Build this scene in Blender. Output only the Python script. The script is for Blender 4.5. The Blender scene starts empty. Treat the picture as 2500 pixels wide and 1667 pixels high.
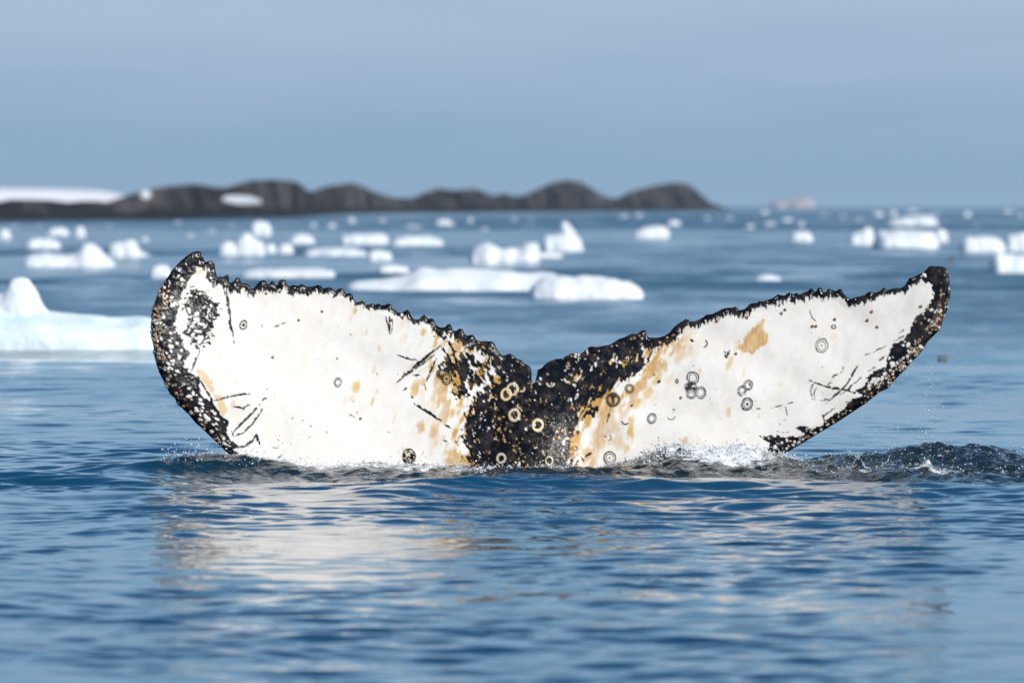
import bpy, math, random
import numpy as np

# ------------------------------------------------------------------ camera, sky, sun, exposure
sc = bpy.context.scene
C = sc.collection
F_PX, U0, V0, VH = 13889.0, 1250.0, 833.5, 505.0          # focal length and horizon in photo pixels
CAM_Y, CAM_Z = -30.0, 1.382
PITCH = math.atan((V0 - VH) / F_PX)
cam_d = bpy.data.cameras.new('camera'); cam = bpy.data.objects.new('camera', cam_d); C.objects.link(cam)
cam.location = (0, CAM_Y, CAM_Z); cam.rotation_euler = (math.radians(90) - PITCH, 0, 0)
cam_d.sensor_width = 36.0; cam_d.lens = F_PX * 36.0 / 2500.0
cam_d.clip_start = 0.5; cam_d.clip_end = 120000
cam_d.dof.use_dof = True; cam_d.dof.focus_distance = 29.9; cam_d.dof.aperture_fstop = 3.9
sc.camera = cam

SUN_ELEV, SUN_ROT = 38.0, 134.0                            # behind the camera, to the right
world = bpy.data.worlds.new('World'); sc.world = world; world.use_nodes = True
nt = world.node_tree; N = nt.nodes; L = nt.links
bg = N['Background']; bg.inputs[1].default_value = 0.1
sky = N.new('ShaderNodeTexSky'); sky.sky_type = 'NISHITA'; sky.sun_disc = False
sky.sun_elevation = math.radians(SUN_ELEV); sky.sun_rotation = math.radians(SUN_ROT)
sky.air_density = 1.0; sky.dust_density = 0.0; sky.ozone_density = 8.0
tc = N.new('ShaderNodeTexCoord'); sep = N.new('ShaderNodeSeparateXYZ'); L.new(tc.outputs['Generated'], sep.inputs[0])
mp = N.new('ShaderNodeMapping'); mp.inputs['Scale'].default_value = (9, 9, 70); L.new(tc.outputs['Generated'], mp.inputs[0])
nz = N.new('ShaderNodeTexNoise'); nz.inputs['Scale'].default_value = 1.6; nz.inputs['Detail'].default_value = 4
L.new(mp.outputs[0], nz.inputs['Vector'])
nm = N.new('ShaderNodeMath'); nm.operation = 'MULTIPLY_ADD'; nm.inputs[1].default_value = 0.026; nm.inputs[2].default_value = -0.013
L.new(nz.outputs[0], nm.inputs[0])
ad = N.new('ShaderNodeMath'); ad.operation = 'ADD'; L.new(sep.outputs[2], ad.inputs[0]); L.new(nm.outputs[0], ad.inputs[1])
# distant cloud bank along the whole horizon: slate blue at the bottom, paler above, open sky higher up
cr = N.new('ShaderNodeValToRGB'); L.new(ad.outputs[0], cr.inputs[0])
e = cr.color_ramp.elements
e[0].position = 0.010; e[0].color = (0.280, 0.420, 0.570, 1)
e[1].position = 0.038; e[1].color = (0.405, 0.520, 0.685, 1)
e2 = e.new(0.11); e2.color = (0.36, 0.610, 0.85, 1)
x10 = N.new('ShaderNodeVectorMath'); x10.operation = 'SCALE'; x10.inputs['Scale'].default_value = 10.0
L.new(cr.outputs[0], x10.inputs[0])
mr = N.new('ShaderNodeMapRange'); mr.interpolation_type = 'SMOOTHSTEP'
mr.inputs['From Min'].default_value = 0.13; mr.inputs['From Max'].default_value = 0.34; L.new(sep.outputs[2], mr.inputs[0])
mx = N.new('ShaderNodeMix'); mx.data_type = 'RGBA'
L.new(mr.outputs[0], mx.inputs[0]); L.new(x10.outputs[0], mx.inputs[6]); L.new(sky.outputs[0], mx.inputs[7])
L.new(mx.outputs[2], bg.inputs[0])

sun_d = bpy.data.lights.new('sun', 'SUN'); sun = bpy.data.objects.new('sun', sun_d); C.objects.link(sun)
sun_d.energy = 4.75; sun_d.angle = math.radians(0.53); sun_d.color = (1.0, 0.955, 0.88)
sun.rotation_euler = (math.radians(90 - SUN_ELEV), 0, math.radians(180 - SUN_ROT))
sc.view_settings.view_transform = 'Standard'; sc.view_settings.look = 'None'
sc.view_settings.exposure = 0.0; sc.view_settings.gamma = 1.0
sc.render.engine = 'CYCLES'
sc.cycles.use_denoising = True
sc.cycles.max_bounces = 6; sc.cycles.diffuse_bounces = 2; sc.cycles.glossy_bounces = 4; sc.cycles.transmission_bounces = 5
sc.cycles.caustics_reflective = False; sc.cycles.caustics_refractive = False

# ------------------------------------------------------------------ helpers
rng = np.random.default_rng(7)
CP, SP = math.cos(PITCH), math.sin(PITCH)

def unproject(u, v, Y):
    """point at world depth Y that stands at photo pixel (u, v)"""
    u = np.asarray(u, float); v = np.asarray(v, float); Y = np.asarray(Y, float)
    a = (u - U0) / F_PX; b = (V0 - v) / F_PX
    dy = CP + b * SP; dz = -SP + b * CP
    k = (Y - CAM_Y) / dy
    return a * k, CAM_Z + dz * k

def water_depth(v):
    """world Y of the water surface at photo row v"""
    return CAM_Z * F_PX / (v - VH) + CAM_Y

def hash2(ix, iy, seed):
    h = (ix.astype(np.int64) * 374761393 + iy.astype(np.int64) * 668265263 + seed * 2147483647) & 0xFFFFFFFF
    h = ((h ^ (h >> 13)) * 1274126177) & 0xFFFFFFFF
    return ((h ^ (h >> 16)) & 0xFFFFFF) / float(0xFFFFFF)

def vnoise(x, y, seed=0):
    ix = np.floor(x); iy = np.floor(y); fx = x - ix; fy = y - iy
    fx = fx * fx * fx * (fx * (fx * 6 - 15) + 10); fy = fy * fy * fy * (fy * (fy * 6 - 15) + 10)
    a = hash2(ix, iy, seed); b = hash2(ix + 1, iy, seed); c = hash2(ix, iy + 1, seed); d = hash2(ix + 1, iy + 1, seed)
    return (a + (b - a) * fx) * (1 - fy) + (c + (d - c) * fx) * fy

def fbm(x, y, octv=4, seed=0, gain=0.5):
    s = 0; amp = 1; tot = 0
    for o in range(octv):
        ca, sa = math.cos(0.6 * o + 0.3), math.sin(0.6 * o + 0.3)
        s = s + amp * vnoise((x * ca - y * sa) * 2 ** o + 17.3 * o, (x * sa + y * ca) * 2 ** o + 9.1 * o, seed + o * 31)
        tot += amp; amp *= gain
    return s / tot

def sstep(a, b, x):
    t = np.clip((x - a) / (b - a), 0, 1); return t * t * (3 - 2 * t)

def mesh_from(name, verts, faces, mat=None, smooth=True):
    me = bpy.data.meshes.new(name)
    verts = np.asarray(verts, np.float32); faces = np.asarray(faces, np.int32)
    k = faces.shape[1]
    me.vertices.add(len(verts)); me.vertices.foreach_set('co', verts.ravel())
    me.loops.add(faces.size); me.loops.foreach_set('vertex_index', faces.ravel())
    me.polygons.add(len(faces)); me.polygons.foreach_set('loop_start', np.arange(0, faces.size, k, dtype=np.int32))
    me.polygons.foreach_set('use_smooth', np.full(len(faces), smooth))
    me.update(calc_edges=True); me.validate()
    if mat: me.materials.append(mat)
    return me

def link(name, me, parent=None, loc=(0, 0, 0)):
    o = bpy.data.objects.new(name, me); C.objects.link(o); o.location = loc
    if parent: o.parent = parent
    return o

def tag(o, label=None, cat=None, group=None, kind=None):
    if label: o['label'] = label
    if cat: o['category'] = cat
    if group: o['group'] = group
    if kind: o['kind'] = kind
    return o

def grid_faces(nr, ncol):
    i = np.arange(nr - 1)[:, None] * ncol + np.arange(ncol - 1)[None, :]
    return np.stack([i, i + 1, i + ncol + 1, i + ncol], -1).reshape(-1, 4)

def float_attr(me, name, vals):
    a = me.attributes.new(name, 'FLOAT', 'POINT'); a.data.foreach_set('value', np.asarray(vals, np.float32).ravel())

def color_attr(me, name, rgb):
    a = me.attributes.new(name, 'FLOAT_COLOR', 'POINT')
    rgba = np.concatenate([rgb, np.ones((len(rgb), 1))], 1).astype(np.float32); a.data.foreach_set('color', rgba.ravel())

class Mat:
    def __init__(s, name):
        s.m = bpy.data.materials.new(name); s.m.use_nodes = True
        s.nt = s.m.node_tree; s.b = s.nt.nodes['Principled BSDF']
    def new(s, t, **kw):
        n = s.nt.nodes.new(t)
        for k, v in kw.items(): setattr(n, k, v)
        return n
    def lk(s, a, b): s.nt.links.new(a, b)
    def attr(s, name): return s.new('ShaderNodeAttribute', attribute_name=name)
    def noise(s, scale, detail=4, vec=None, rough=0.55):
        n = s.new('ShaderNodeTexNoise'); n.inputs['Scale'].default_value = scale; n.inputs['Detail'].default_value = detail
        n.inputs['Roughness'].default_value = rough
        if vec is not None: s.lk(vec, n.inputs['Vector'])
        return n
    def math(s, op, a, b=None, c=None, clamp=False):
        n = s.new('ShaderNodeMath', operation=op, use_clamp=clamp)
        for i, x in enumerate((a, b, c)):
            if x is None: continue
            if isinstance(x, (int, float)): n.inputs[i].default_value = x
            else: s.lk(x, n.inputs[i])
        return n.outputs[0]
    def mix(s, f, a, b):
        n = s.new('ShaderNodeMix', data_type='RGBA')
        for i, x in ((0, f), (6, a), (7, b)):
            if isinstance(x, (int, float)): n.inputs[i].default_value = x
            elif isinstance(x, tuple): n.inputs[i].default_value = x + (1,)
            else: s.lk(x, n.inputs[i])
        return n.outputs[2]
    def ramp(s, x, stops):
        n = s.new('ShaderNodeValToRGB'); s.lk(x, n.inputs[0]); el = n.color_ramp.elements
        while len(el) < len(stops): el.new(0.5)
        for k, (p, c) in enumerate(stops):
            el[k].position = p; el[k].color = tuple(c) + (1,) if isinstance(c, tuple) else (c, c, c, 1)
        return n.outputs[0]
    def bump(s, h, strength, dist, normal=None):
        n = s.new('ShaderNodeBump'); n.inputs['Distance'].default_value = dist
        if isinstance(strength, (int, float)): n.inputs['Strength'].default_value = strength
        else: s.lk(strength, n.inputs['Strength'])
        s.lk(h, n.inputs['Height'])
        if normal is not None: s.lk(normal, n.inputs['Normal'])
        return n.outputs[0]
    def set(s, **kw):
        for k, v in kw.items():
            k = k.replace('_', ' ')
            if isinstance(v, (int, float, tuple)):
                s.b.inputs[k].default_value = v + (1,) if isinstance(v, tuple) and len(v) == 3 and 'olor' in k else v
            else: s.lk(v, s.b.inputs[k])
    def pos(s): return s.new('ShaderNodeNewGeometry').outputs['Position']
    def obj(s): return s.new('ShaderNodeTexCoord').outputs['Object']
    def mapping(s, vec, scale):
        n = s.new('ShaderNodeMapping'); n.inputs['Scale'].default_value = scale; s.lk(vec, n.inputs[0]); return n.outputs[0]

# ------------------------------------------------------------------ materials
def make_water():
    m = Mat('sea_water'); p = m.pos()
    foam = m.attr('foam').outputs['Fac']; chop = m.attr('chop').outputs['Fac']; rough = m.attr('rough').outputs['Fac']
    fine = m.noise(13, 4, m.mapping(p, (0.5, 1.0, 1.0)), 0.6).outputs[0]
    b1 = m.bump(fine, 0.12, 0.006)
    n1 = m.noise(15, 4, p, 0.5).outputs[0]
    far = m.math('MULTIPLY', rough, 2.6, clamp=True)
    wav = m.noise(0.55, 5, m.mapping(p, (1.7, 0.42, 1.0)), 0.62).outputs[0]
    b1 = m.bump(wav, far, 0.16, b1)
    b2 = m.bump(n1, chop, 0.030, b1)
    # wind streaks: many sizes, long across the wind
    ws = m.noise(0.16, 9, m.mapping(p, (1.5, 0.5, 1.0)), 0.72).outputs[0]
    wr = m.math('MULTIPLY', rough, m.ramp(ws, [(0.40, 0.22), (0.50, 0.7), (0.60, 1.0)]))
    fn = m.noise(20, 7, p, 0.68).outputs[0]
    fm = m.math('ADD', foam, m.math('MULTIPLY_ADD', fn, 2.4, -1.2))
    fmask = m.ramp(fm, [(0.50, 0.0), (0.85, 1.0)])
    deep = m.mix(m.math('MULTIPLY', chop, 1.1, clamp=True), (0.002, 0.050, 0.105), (0.008, 0.016, 0.018))
    m.set(Base_Color=m.mix(fmask, deep, (0.72, 0.75, 0.75)),
          Roughness=m.math('ADD', m.math('ADD', wr, 0.02), m.math('MULTIPLY', fmask, 0.3)), IOR=1.333, Normal=b2)
    return m.m
M_WATER = make_water()

def make_skin():
    m = Mat('whale_skin'); o = m.obj()
    pig = m.attr('pigment').outputs['Color']; blk = m.attr('blackness').outputs['Fac']
    mott = m.noise(22, 5, o).outputs[0]
    col = m.mix(m.math('MULTIPLY', m.ramp(mott, [(0.45, 0.0), (0.75, 1.0)]), 0.22), pig, m.mix(0.35, pig, (0.62, 0.52, 0.42)))
    h1 = m.noise(95, 3, o, 0.6).outputs[0]; h2 = m.noise(30, 3, o).outputs[0]
    strength = m.math('MULTIPLY_ADD', blk, 0.22, 0.03)
    nrm = m.bump(h1, strength, 0.012, m.bump(h2, strength, 0.02))
    m.set(Base_Color=col, Roughness=m.math('MULTIPLY_ADD', blk, -0.24, 0.36), Normal=nrm, IOR=1.36)
    return m.m
M_SKIN = make_skin()

def make_barnacle(name, base, dark):
    m = Mat(name); o = m.obj(); n = m.noise(3.5, 4, o).outputs[0]
    m.set(Base_Color=m.mix(m.ramp(n, [(0.35, 0.0), (0.7, 1.0)]), base, dark), Roughness=0.45, Normal=m.bump(n, 0.6, 0.2))
    return m.m
M_BARN = [make_barnacle('barnacle_rust', (0.42, 0.17, 0.05), (0.10, 0.035, 0.015)),
          make_barnacle('barnacle_cream', (0.72, 0.62, 0.48), (0.45, 0.28, 0.15)),
          make_barnacle('barnacle_tan', (0.66, 0.42, 0.22), (0.30, 0.14, 0.06))]

def make_ice(name, base, deep):
    m = Mat(name); g = m.new('ShaderNodeNewGeometry'); p = g.outputs['Position']
    n = m.noise(2.2, 5, p).outputs[0]; n2 = m.noise(9, 4, p).outputs[0]
    m.set(Base_Color=m.mix(m.ramp(n, [(0.35, 0.0), (0.68, 1.0)]), base, deep), Roughness=0.5,
          Normal=m.bump(n2, 0.5, 0.05), Subsurface_Weight=0.25, Subsurface_Scale=0.08)
    m.b.inputs['Subsurface Radius'].default_value = (0.3, 0.8, 1.0)
    return m.m
M_ICE = make_ice('glacier_ice', (0.78, 0.80, 0.82), (0.66, 0.74, 0.78))
M_ICE_GREEN = make_ice('pale_turquoise_ice', (0.76, 0.82, 0.83), (0.58, 0.73, 0.76))  # whitish ice tinted pale turquoise
M_ICE_DARK = make_ice('dark_clear_ice', (0.10, 0.13, 0.15), (0.05, 0.07, 0.09))

def make_rock():
    m = Mat('shore_rock'); p = m.pos()
    n = m.noise(0.07, 8, m.mapping(p, (1, 1, 1.6)), 0.66).outputs[0]; n2 = m.noise(0.28, 7, p, 0.65).outputs[0]
    dry_lit_patches = m.mix(m.ramp(n, [(0.45, 0.0), (0.57, 1.0)]), (0.006, 0.007, 0.010), (0.082, 0.077, 0.076))  # dry rock; noise colour paints in lit patches and dark shaded ones
    z = m.new('ShaderNodeSeparateXYZ'); m.lk(p, z.inputs[0])
    tide = m.ramp(m.math('ADD', m.math('MULTIPLY', z.outputs[2], 0.28), m.math('MULTIPLY_ADD', n2, 0.9, -0.45)), [(0.22, 0.0), (0.42, 1.0)])
    m.set(Base_Color=m.mix(tide, (0.010, 0.012, 0.016), dry_lit_patches), Roughness=0.85, Normal=m.bump(n2, 1.0, 2.5))
    return m.m
M_ROCK = make_rock()
def make_snow():
    m = Mat('snow'); n = m.noise(0.8, 4, m.pos()).outputs[0]
    m.set(Base_Color=m.mix(n, (0.72, 0.74, 0.79), (0.58, 0.60, 0.65)), Roughness=0.7); return m.m
M_SNOW = make_snow()
M_FAR_ICE = make_ice('haze_faded_pink_ice', (0.40, 0.365, 0.375), (0.33, 0.32, 0.34))  # pinkish ice, haze fade put into its colour by toning towards the sky
def make_spray():
    m = Mat('spray_water'); m.set(Base_Color=(0.92, 0.96, 1.0), Roughness=0.05, IOR=1.333, Transmission_Weight=0.35); return m.m
M_SPRAY = make_spray()

# ------------------------------------------------------------------ the sea
XS_CREST = np.array([200, 280, 450, 600, 700, 900, 1000, 1150, 1300, 1450, 1530, 1620, 1700, 1800, 1900, 1960, 2050, 2150, 2250, 2400, 2500, 2800, 3200])
VS_CREST = np.array([1150, 1148, 1144, 1141, 1134, 1130, 1134, 1140, 1142, 1138, 1121, 1091, 1081, 1085, 1104, 1122, 1116, 1111, 1097, 1104, 1108, 1115, 1146])
def build_sea():
    dx = 0.0180; xf = np.arange(-2.95, 2.95 + dx, dx)
    g = [xf[-1]]; d = dx
    while g[-1] < 24000:
        d *= 1.12; g.append(g[-1] + d)
    xr = np.array(g[1:]); xs = np.concatenate([-xr[::-1], xf, xr])
    ys = [-29.0]
    while ys[-1] < 24000:
        y = ys[-1]
        if y < -19: d = 0.18
        elif y < -14: d = 0.05
        elif y < -2.6: d = 0.023
        elif y < 0.6: d = 0.018
        elif y < 4: d = 0.032
        elif y < 15: d = 0.055
        else: d = min(d * 1.016, 2500)
        ys.append(y + d)
    ys = np.array(ys)
    dyl = np.gradient(ys)[:, None]; dxl = np.gradient(xs)[None, :]
    X, Y = np.meshgrid(xs, ys)
    Z = np.zeros_like(X)
    near = ys < 260
    Xn, Yn = X[near], Y[near]
    dyn = np.broadcast_to(dyl[near], Xn.shape); dxn = np.broadcast_to(dxl, Xn.shape)
    # wind ripples: long crested, running towards the camera, gathered in patches
    patch = 0.48 + 1.0 * sstep(0.30, 0.72, fbm(Xn / 1.7 + 3, Yn / 4.0, 4, 5))
    patch *= np.interp(Yn, [-20, -10, -4, -1, 1.5, 12, 40], [0.75, 0.80, 0.95, 1.10, 0.95, 0.9, 1.0])
    wx = Xn + 0.25 * (fbm(Xn / 1.1, Yn / 1.6, 2, 40) - 0.5); wy = Yn + 0.9 * (fbm(Xn / 1.3, Yn / 1.7, 2, 41) - 0.5)
    r = np.random.default_rng(11)
    rip = np.zeros_like(Xn)
    for i in range(72):
        lam = 0.085 * (0.80 / 0.085) ** r.random()
        th = math.radians(90 + r.normal(0, 30)); k = 2 * math.pi / lam
        slope = 0.0155 * (1.1 if lam < 0.33 else 0.62)
        kx, ky = k * math.cos(th), k * math.sin(th); ph = r.random() * 6.283
        fade = np.clip(1.5 - 3.6 * dyn[:, :1] / lam, 0, 1) * np.clip(1.5 - 3.6 * dxn[:1, :] * abs(math.cos(th)) / lam, 0, 1)
        rip += slope / k * fade * np.sin(kx * wx + ky * wy + ph)
    Zn = rip * patch
    for i in range(26):                                   # longer wavelets that still show farther out
        lam = 0.9 * (14 / 0.9) ** r.random(); th = math.radians(90 + r.normal(0, 20)); k = 2 * math.pi / lam; ph = r.random() * 6.283
        fade = np.clip(1.4 - 4.2 * dyn[:, :1] / lam, 0, 1) * np.clip(1.4 - 4.2 * dxn[:1, :] * abs(math.cos(th)) / lam, 0, 1)
        Zn += 0.0075 / k * fade * np.sin(k * (math.cos(th) * Xn + math.sin(th) * Yn) + ph) * np.interp(Yn, [-8, 3, 20], [0.3, 0.5, 1.0])
    # low swell
    for lam, a, th in ((5.2, 0.006, 84), (2.3, 0.0035, 99), (9, 0.010, 92)):
        k = 2 * math.pi / lam; t = math.radians(th)
        Zn += a * np.sin(k * (math.cos(t) * Xn + math.sin(t) * Yn) + lam) * np.clip(1.5 - 5 * dyn / lam, 0, 1)
    # ring waves pushed out by the tail
    xc = np.clip(Xn, -1.5, 1.6); rr = np.hypot(Xn - xc, (Yn + 0.1) * 1.0)
    pk = np.exp(-((rr - 2.6) / 1.2) ** 2) * sstep(0.5, 1.3, rr)
    Zn += 0.008 * pk * np.sin(2 * math.pi * rr / 0.62 + 1.2 * fbm(Xn / 0.8, Yn / 0.8, 2, 60) * 3)
    # wave thrown up between the tail and the camera
    un = Xn * F_PX / (Yn - CAM_Y) + U0
    yc = np.interp(un, [600, 900, 1250, 1700, 2050, 2500, 2900], [-3.7, -3.1, -2.05, -2.5, -2.75, -3.1, -3.4]) + 0.5 * (fbm(Xn / 0.6, Xn * 0, 2, 77) - 0.5)
    amp = np.interp(un, [780, 1000, 1250, 1600, 2000, 2500, 2900], [0, 0.030, 0.056, 0.042, 0.034, 0.028, 0])
    s = (Yn - yc); Zn += amp * np.where(s < 0, np.exp(-(s / 0.42) ** 2), np.exp(-(s / 0.8) ** 2))
    yl = -1.75 + 0.35 * (fbm(Xn / 0.7, Xn * 0, 2, 78) - 0.5); al = np.interp(un, [-300, 0, 300, 560], [0.03, 0.055, 0.05, 0])
    s = Yn - yl; Zn += al * np.where(s < 0, np.exp(-(s / 0.30) ** 2), np.exp(-(s / 0.6) ** 2))
    yl = -0.9; al = np.interp(un, [-100, 200, 420, 560, 760], [0, 0.03, 0.06, 0.06, 0.0])
    s = Yn - yl - 0.2 * (fbm(Xn / 0.5, Xn * 0, 2, 79) - 0.5); Zn += al * np.exp(-(s / 0.25) ** 2)
    yl = -1.0 + 0.30 * (fbm(Xn / 0.55, Xn * 0, 2, 83) - 0.5); al = np.interp(un, [250, 480, 1500, 2000, 2700, 3200], [0, 0.036, 0.038, 0.030, 0.030, 0]) * (0.6 + 0.8 * fbm(Xn / 0.4, Xn * 0, 2, 84))
    s = Yn - yl; Zn += al * np.where(s < 0, np.exp(-(s / 0.17) ** 2), np.exp(-(s / 0.4) ** 2))
    # churned water heaped against the tail
    hc = np.clip((np.interp(un, [500, 650, 1050, 1200, 1400, 1600], [1138, 1144, 1144, 1138, 1138, 1147]) - np.interp(un, XS_CREST, VS_CREST)) / 463.0, 0, 1) * np.interp(un, [1900, 2050], [0.95, 1.35])
    jag = (fbm(Xn / 0.16, Yn / 0.3, 3, 91) - 0.5)
    heap = np.where(Yn < -0.22, np.exp(-((Yn + 0.22) / 0.38) ** 2), np.exp(-((Yn + 0.22) / 0.22) ** 2))
    Zn += hc * heap * (1 + 0.35 * jag)
    wl = np.interp(un, [230, 420, 700, 1250, 1400, 1750, 2100, 2600, 3300], [0, 0.8, 1.15, 1.0, 1.1, 1.2, 1.35, 1.35, 0])
    tz = sstep(0.0, 0.35, wl) * np.where(Yn < -0.25, np.exp(-(np.clip(-(Yn + 0.25), 0, None) / (0.25 + wl)) ** 4), np.exp(-((Yn + 0.25) / 0.35) ** 2))
    t1 = np.abs(fbm(Xn / 0.22, Yn / 0.34, 4, 120, 0.55) - 0.5)
    t2 = fbm(Xn / 0.10, Yn / 0.15, 3, 121, 0.6) - 0.5
    Zn += tz * (0.115 * (0.13 - t1) * np.interp(un, [1900, 2050], [1, 0.7]) + 0.040 * t2)
    for cu, cv, hh, w in ((2094, 1160, 0.055, 0.022), (2262, 1162, 0.05, 0.035), (2090, 1165, 0.03, 0.10), (2190, 1165, 0.02, 0.12), (1655, 1165, 0.03, 0.04)):
        px = (cu - U0) * 29.3 / F_PX; py = -0.75
        Zn += hh * np.exp(-((Xn - px) / w) ** 2 - ((Yn - py) / 0.09) ** 2)
    Z[near] = Zn
    # attributes: foam, chop (fine churn), rough (unresolved far ripples)
    foam = np.zeros_like(X); chop = np.zeros_like(X)
    f1 = np.interp(un, [420, 600, 750, 1000, 1250, 1350, 1500, 1600, 1720, 1880, 1960, 2060, 2200, 2500, 2900], [0, 0.55, 0.84, 0.82, 0.46, 0.24, 0.24, 0.55, 0.82, 0.78, 0.20, 0.18, 0.24, 0.24, 0])
    fy = np.exp(-((Yn + 0.28) / 0.42) ** 4)
    streak = fbm(Xn / 0.30, Yn / 0.42, 3, 130)
    fo = f1 * fy * (0.45 + 1.0 * streak)
    fo += np.exp(-((Yn + 0.80) / 0.16) ** 2) * np.interp(un, [1950, 2030, 2130, 2300, 2500, 2700], [0, 0.6, 0.55, 0.6, 0.35, 0]) * (0.3 + 1.1 * streak)
    fo += np.exp(-((Yn + 1.0) / 0.35) ** 2) * np.interp(un, [600, 800, 1150, 1300], [0, 0.42, 0.42, 0]) * sstep(0.45, 0.7, streak)
    foam[near] = np.clip(1.15 * fo, 0, 1)
    chop[near] = np.clip(tz * 0.85, 0, 1)
    D = np.hypot(X, Y - CAM_Y)
    slick = sstep(0.46, 0.60, fbm(X / 55 + 2, np.log(D) * 5.2, 4, 200))
    slick = np.maximum(slick, sstep(180, 205, D + 12 * (fbm(X / 8, Y / 40, 2, 201) - .5)) * (1 - sstep(300, 360, D)) * 0.85)
    rough = 0.01 + np.interp(D, [30, 40, 60, 110, 200, 600], [0, 0.05, 0.24, 0.40, 0.47, 0.50]) * (1 - 0.62 * slick)
    me = mesh_from('sea_water', np.stack([X, Y, Z], -1).reshape(-1, 3), grid_faces(len(ys), len(xs)), M_WATER)
    float_attr(me, 'foam', foam); float_attr(me, 'chop', chop); float_attr(me, 'rough', rough)
    tag(link('sea_water', me), 'rippled dark blue polar sea with churned water around the tail', kind='structure')
    return xs, ys, Z
SEA_X, SEA_Y, SEA_Z = build_sea()
def sea_height(x, y):
    i = np.clip(np.searchsorted(SEA_Y, y), 0, len(SEA_Y) - 1); j = np.clip(np.searchsorted(SEA_X, x), 0, len(SEA_X) - 1)
    return SEA_Z[i, j]

# ------------------------------------------------------------------ rocky shore on the horizon
def R5(pts): return [(x / 2.6133, 420 + y / 2.6133) for x, y in pts]
def R6(pts): return [(800 + x / 2.6133, 420 + y / 2.6133) for x, y in pts]
def R7(pts): return [(1600 + x / 2.6133, 420 + y / 2.6133) for x, y in pts]
ROCK_TOP = [(-900, 478), (-500, 484), (-200, 488)] + R5([(0, 195), (130, 172), (290, 178), (400, 198), (560, 178), (660, 200), (745, 172), (850, 138), (900, 128), (960, 110), (1100, 85),
    (1250, 75), (1320, 92), (1450, 100), (1520, 72), (1600, 52), (1750, 45), (1880, 55), (1935, 90), (1965, 132), (2100, 85)]) + \
    R6([(80, 82), (150, 65), (200, 82), (300, 128), (420, 165), (550, 165), (650, 120), (720, 100), (800, 120), (900, 105), (980, 115), (1060, 155),
    (1130, 135), (1200, 160), (1280, 140), (1350, 100), (1450, 60), (1550, 50), (1620, 65), (1700, 120), (1780, 165), (1850, 170), (1950, 120), (2100, 82),
    (2200, 66), (2290, 72)]) + R7([(150, 65), (220, 92), (290, 150), (350, 198), (440, 232), (470, 240)])
ROCK_TOP = np.array(ROCK_TOP)
def rock_base(u): return np.interp(u, [-900, 0, 400, 720, 850, 1350, 1600, 1790], [543, 540, 537, 530, 522, 517, 515, 513.2])

def strip_hill(name, us, top_v, depth, half, mat, nt_=26, seed=0, rough=0.12, power=0.55, z0=-0.4):
    """hill whose skyline runs through (us, top_v) at the given world depth"""
    us = np.asarray(us); x, z = unproject(us, top_v, depth)
    t = np.linspace(-1, 1, nt_)
    T, XX = np.meshgrid(t, x, indexing='ij'); ZZ = np.broadcast_to(z, XX.shape); YY = np.broadcast_to(depth, XX.shape); HH = np.broadcast_to(half, XX.shape)
    prof = np.clip(1 - np.abs(T) ** 2.2, 0, 1) ** power
    n = fbm(XX / (HH.mean() * 0.55), T * 1.7 + seed, 4, 300 + seed)
    n2 = fbm(XX / (HH.mean() * 0.22), T * 4 + seed, 3, 340 + seed)
    ns = 1 + (rough * 3.0 * (n - 0.5) + rough * 1.6 * (n2 - 0.5)) * sstep(0.0, 0.5, np.abs(T))
    cre = 1 - np.abs(2 * fbm(XX / (HH.mean() * 0.7) + 5, T * 2.2 + seed, 3, 380 + seed) - 1); cre = np.clip((cre - 0.62) / 0.38, 0, 1) ** 1.5
    Zc = np.minimum(ZZ * prof * ns * (1 - 4.0 * min(rough, 0.12) * cre * sstep(0.02, 0.3, np.abs(T))), ZZ * 0.985)
    Zc = np.where(np.abs(T) > 0.99, z0, Zc)
    k = (YY + T * HH - CAM_Y) / (YY - CAM_Y)
    Yc = YY + T * HH + HH * 0.8 * (n - 0.5) * (1 - T ** 4)
    return mesh_from(name, np.stack([XX, Yc, Zc], -1).reshape(-1, 3), grid_faces(nt_, len(us))[:, ::-1], mat)

us = np.linspace(-900, ROCK_TOP[-1, 0], 520)
tv = np.interp(us, ROCK_TOP[:, 0], ROCK_TOP[:, 1]) - 2.0 * (fbm(us / 22, us * 0, 3, 17) - 0.5)
kern = np.exp(-np.linspace(-2, 2, 7) ** 2); kern /= kern.sum()
tv = np.convolve(np.pad(tv, 3, 'edge'), kern, 'valid')
dep = CAM_Z * F_PX / (rock_base(us) - VH) + CAM_Y
half = np.interp(dep, [400, 700, 1500, 2500], [14, 18, 40, 55])
dep_c = dep + half
shore = tag(link('rocky_shore', strip_hill('rocky_shore', us, tv, dep_c, half, M_ROCK, 44, 3, 0.75)), 'low dark rock domes along the horizon', kind='structure')
su = np.linspace(-700, 292, 160)
stv = np.interp(su, [-700, -300, 0, 120, 200, 240, 285, 292], [452, 456, 459, 460, 461, 464, 474, 494])
sd = np.interp(su, us, dep_c) + 26
snow = link('snow_patch', strip_hill('snow_bank', su, stv, sd, np.full(len(su), 24.0), M_SNOW, 18, 9, 0.08, 0.6), shore)
from mathutils.bvhtree import BVHTree
from mathutils import Vector
shore_bvh = BVHTree.FromPolygons([tuple(v.co) for v in shore.data.vertices], [tuple(p.vertices) for p in shore.data.polygons])
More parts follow.
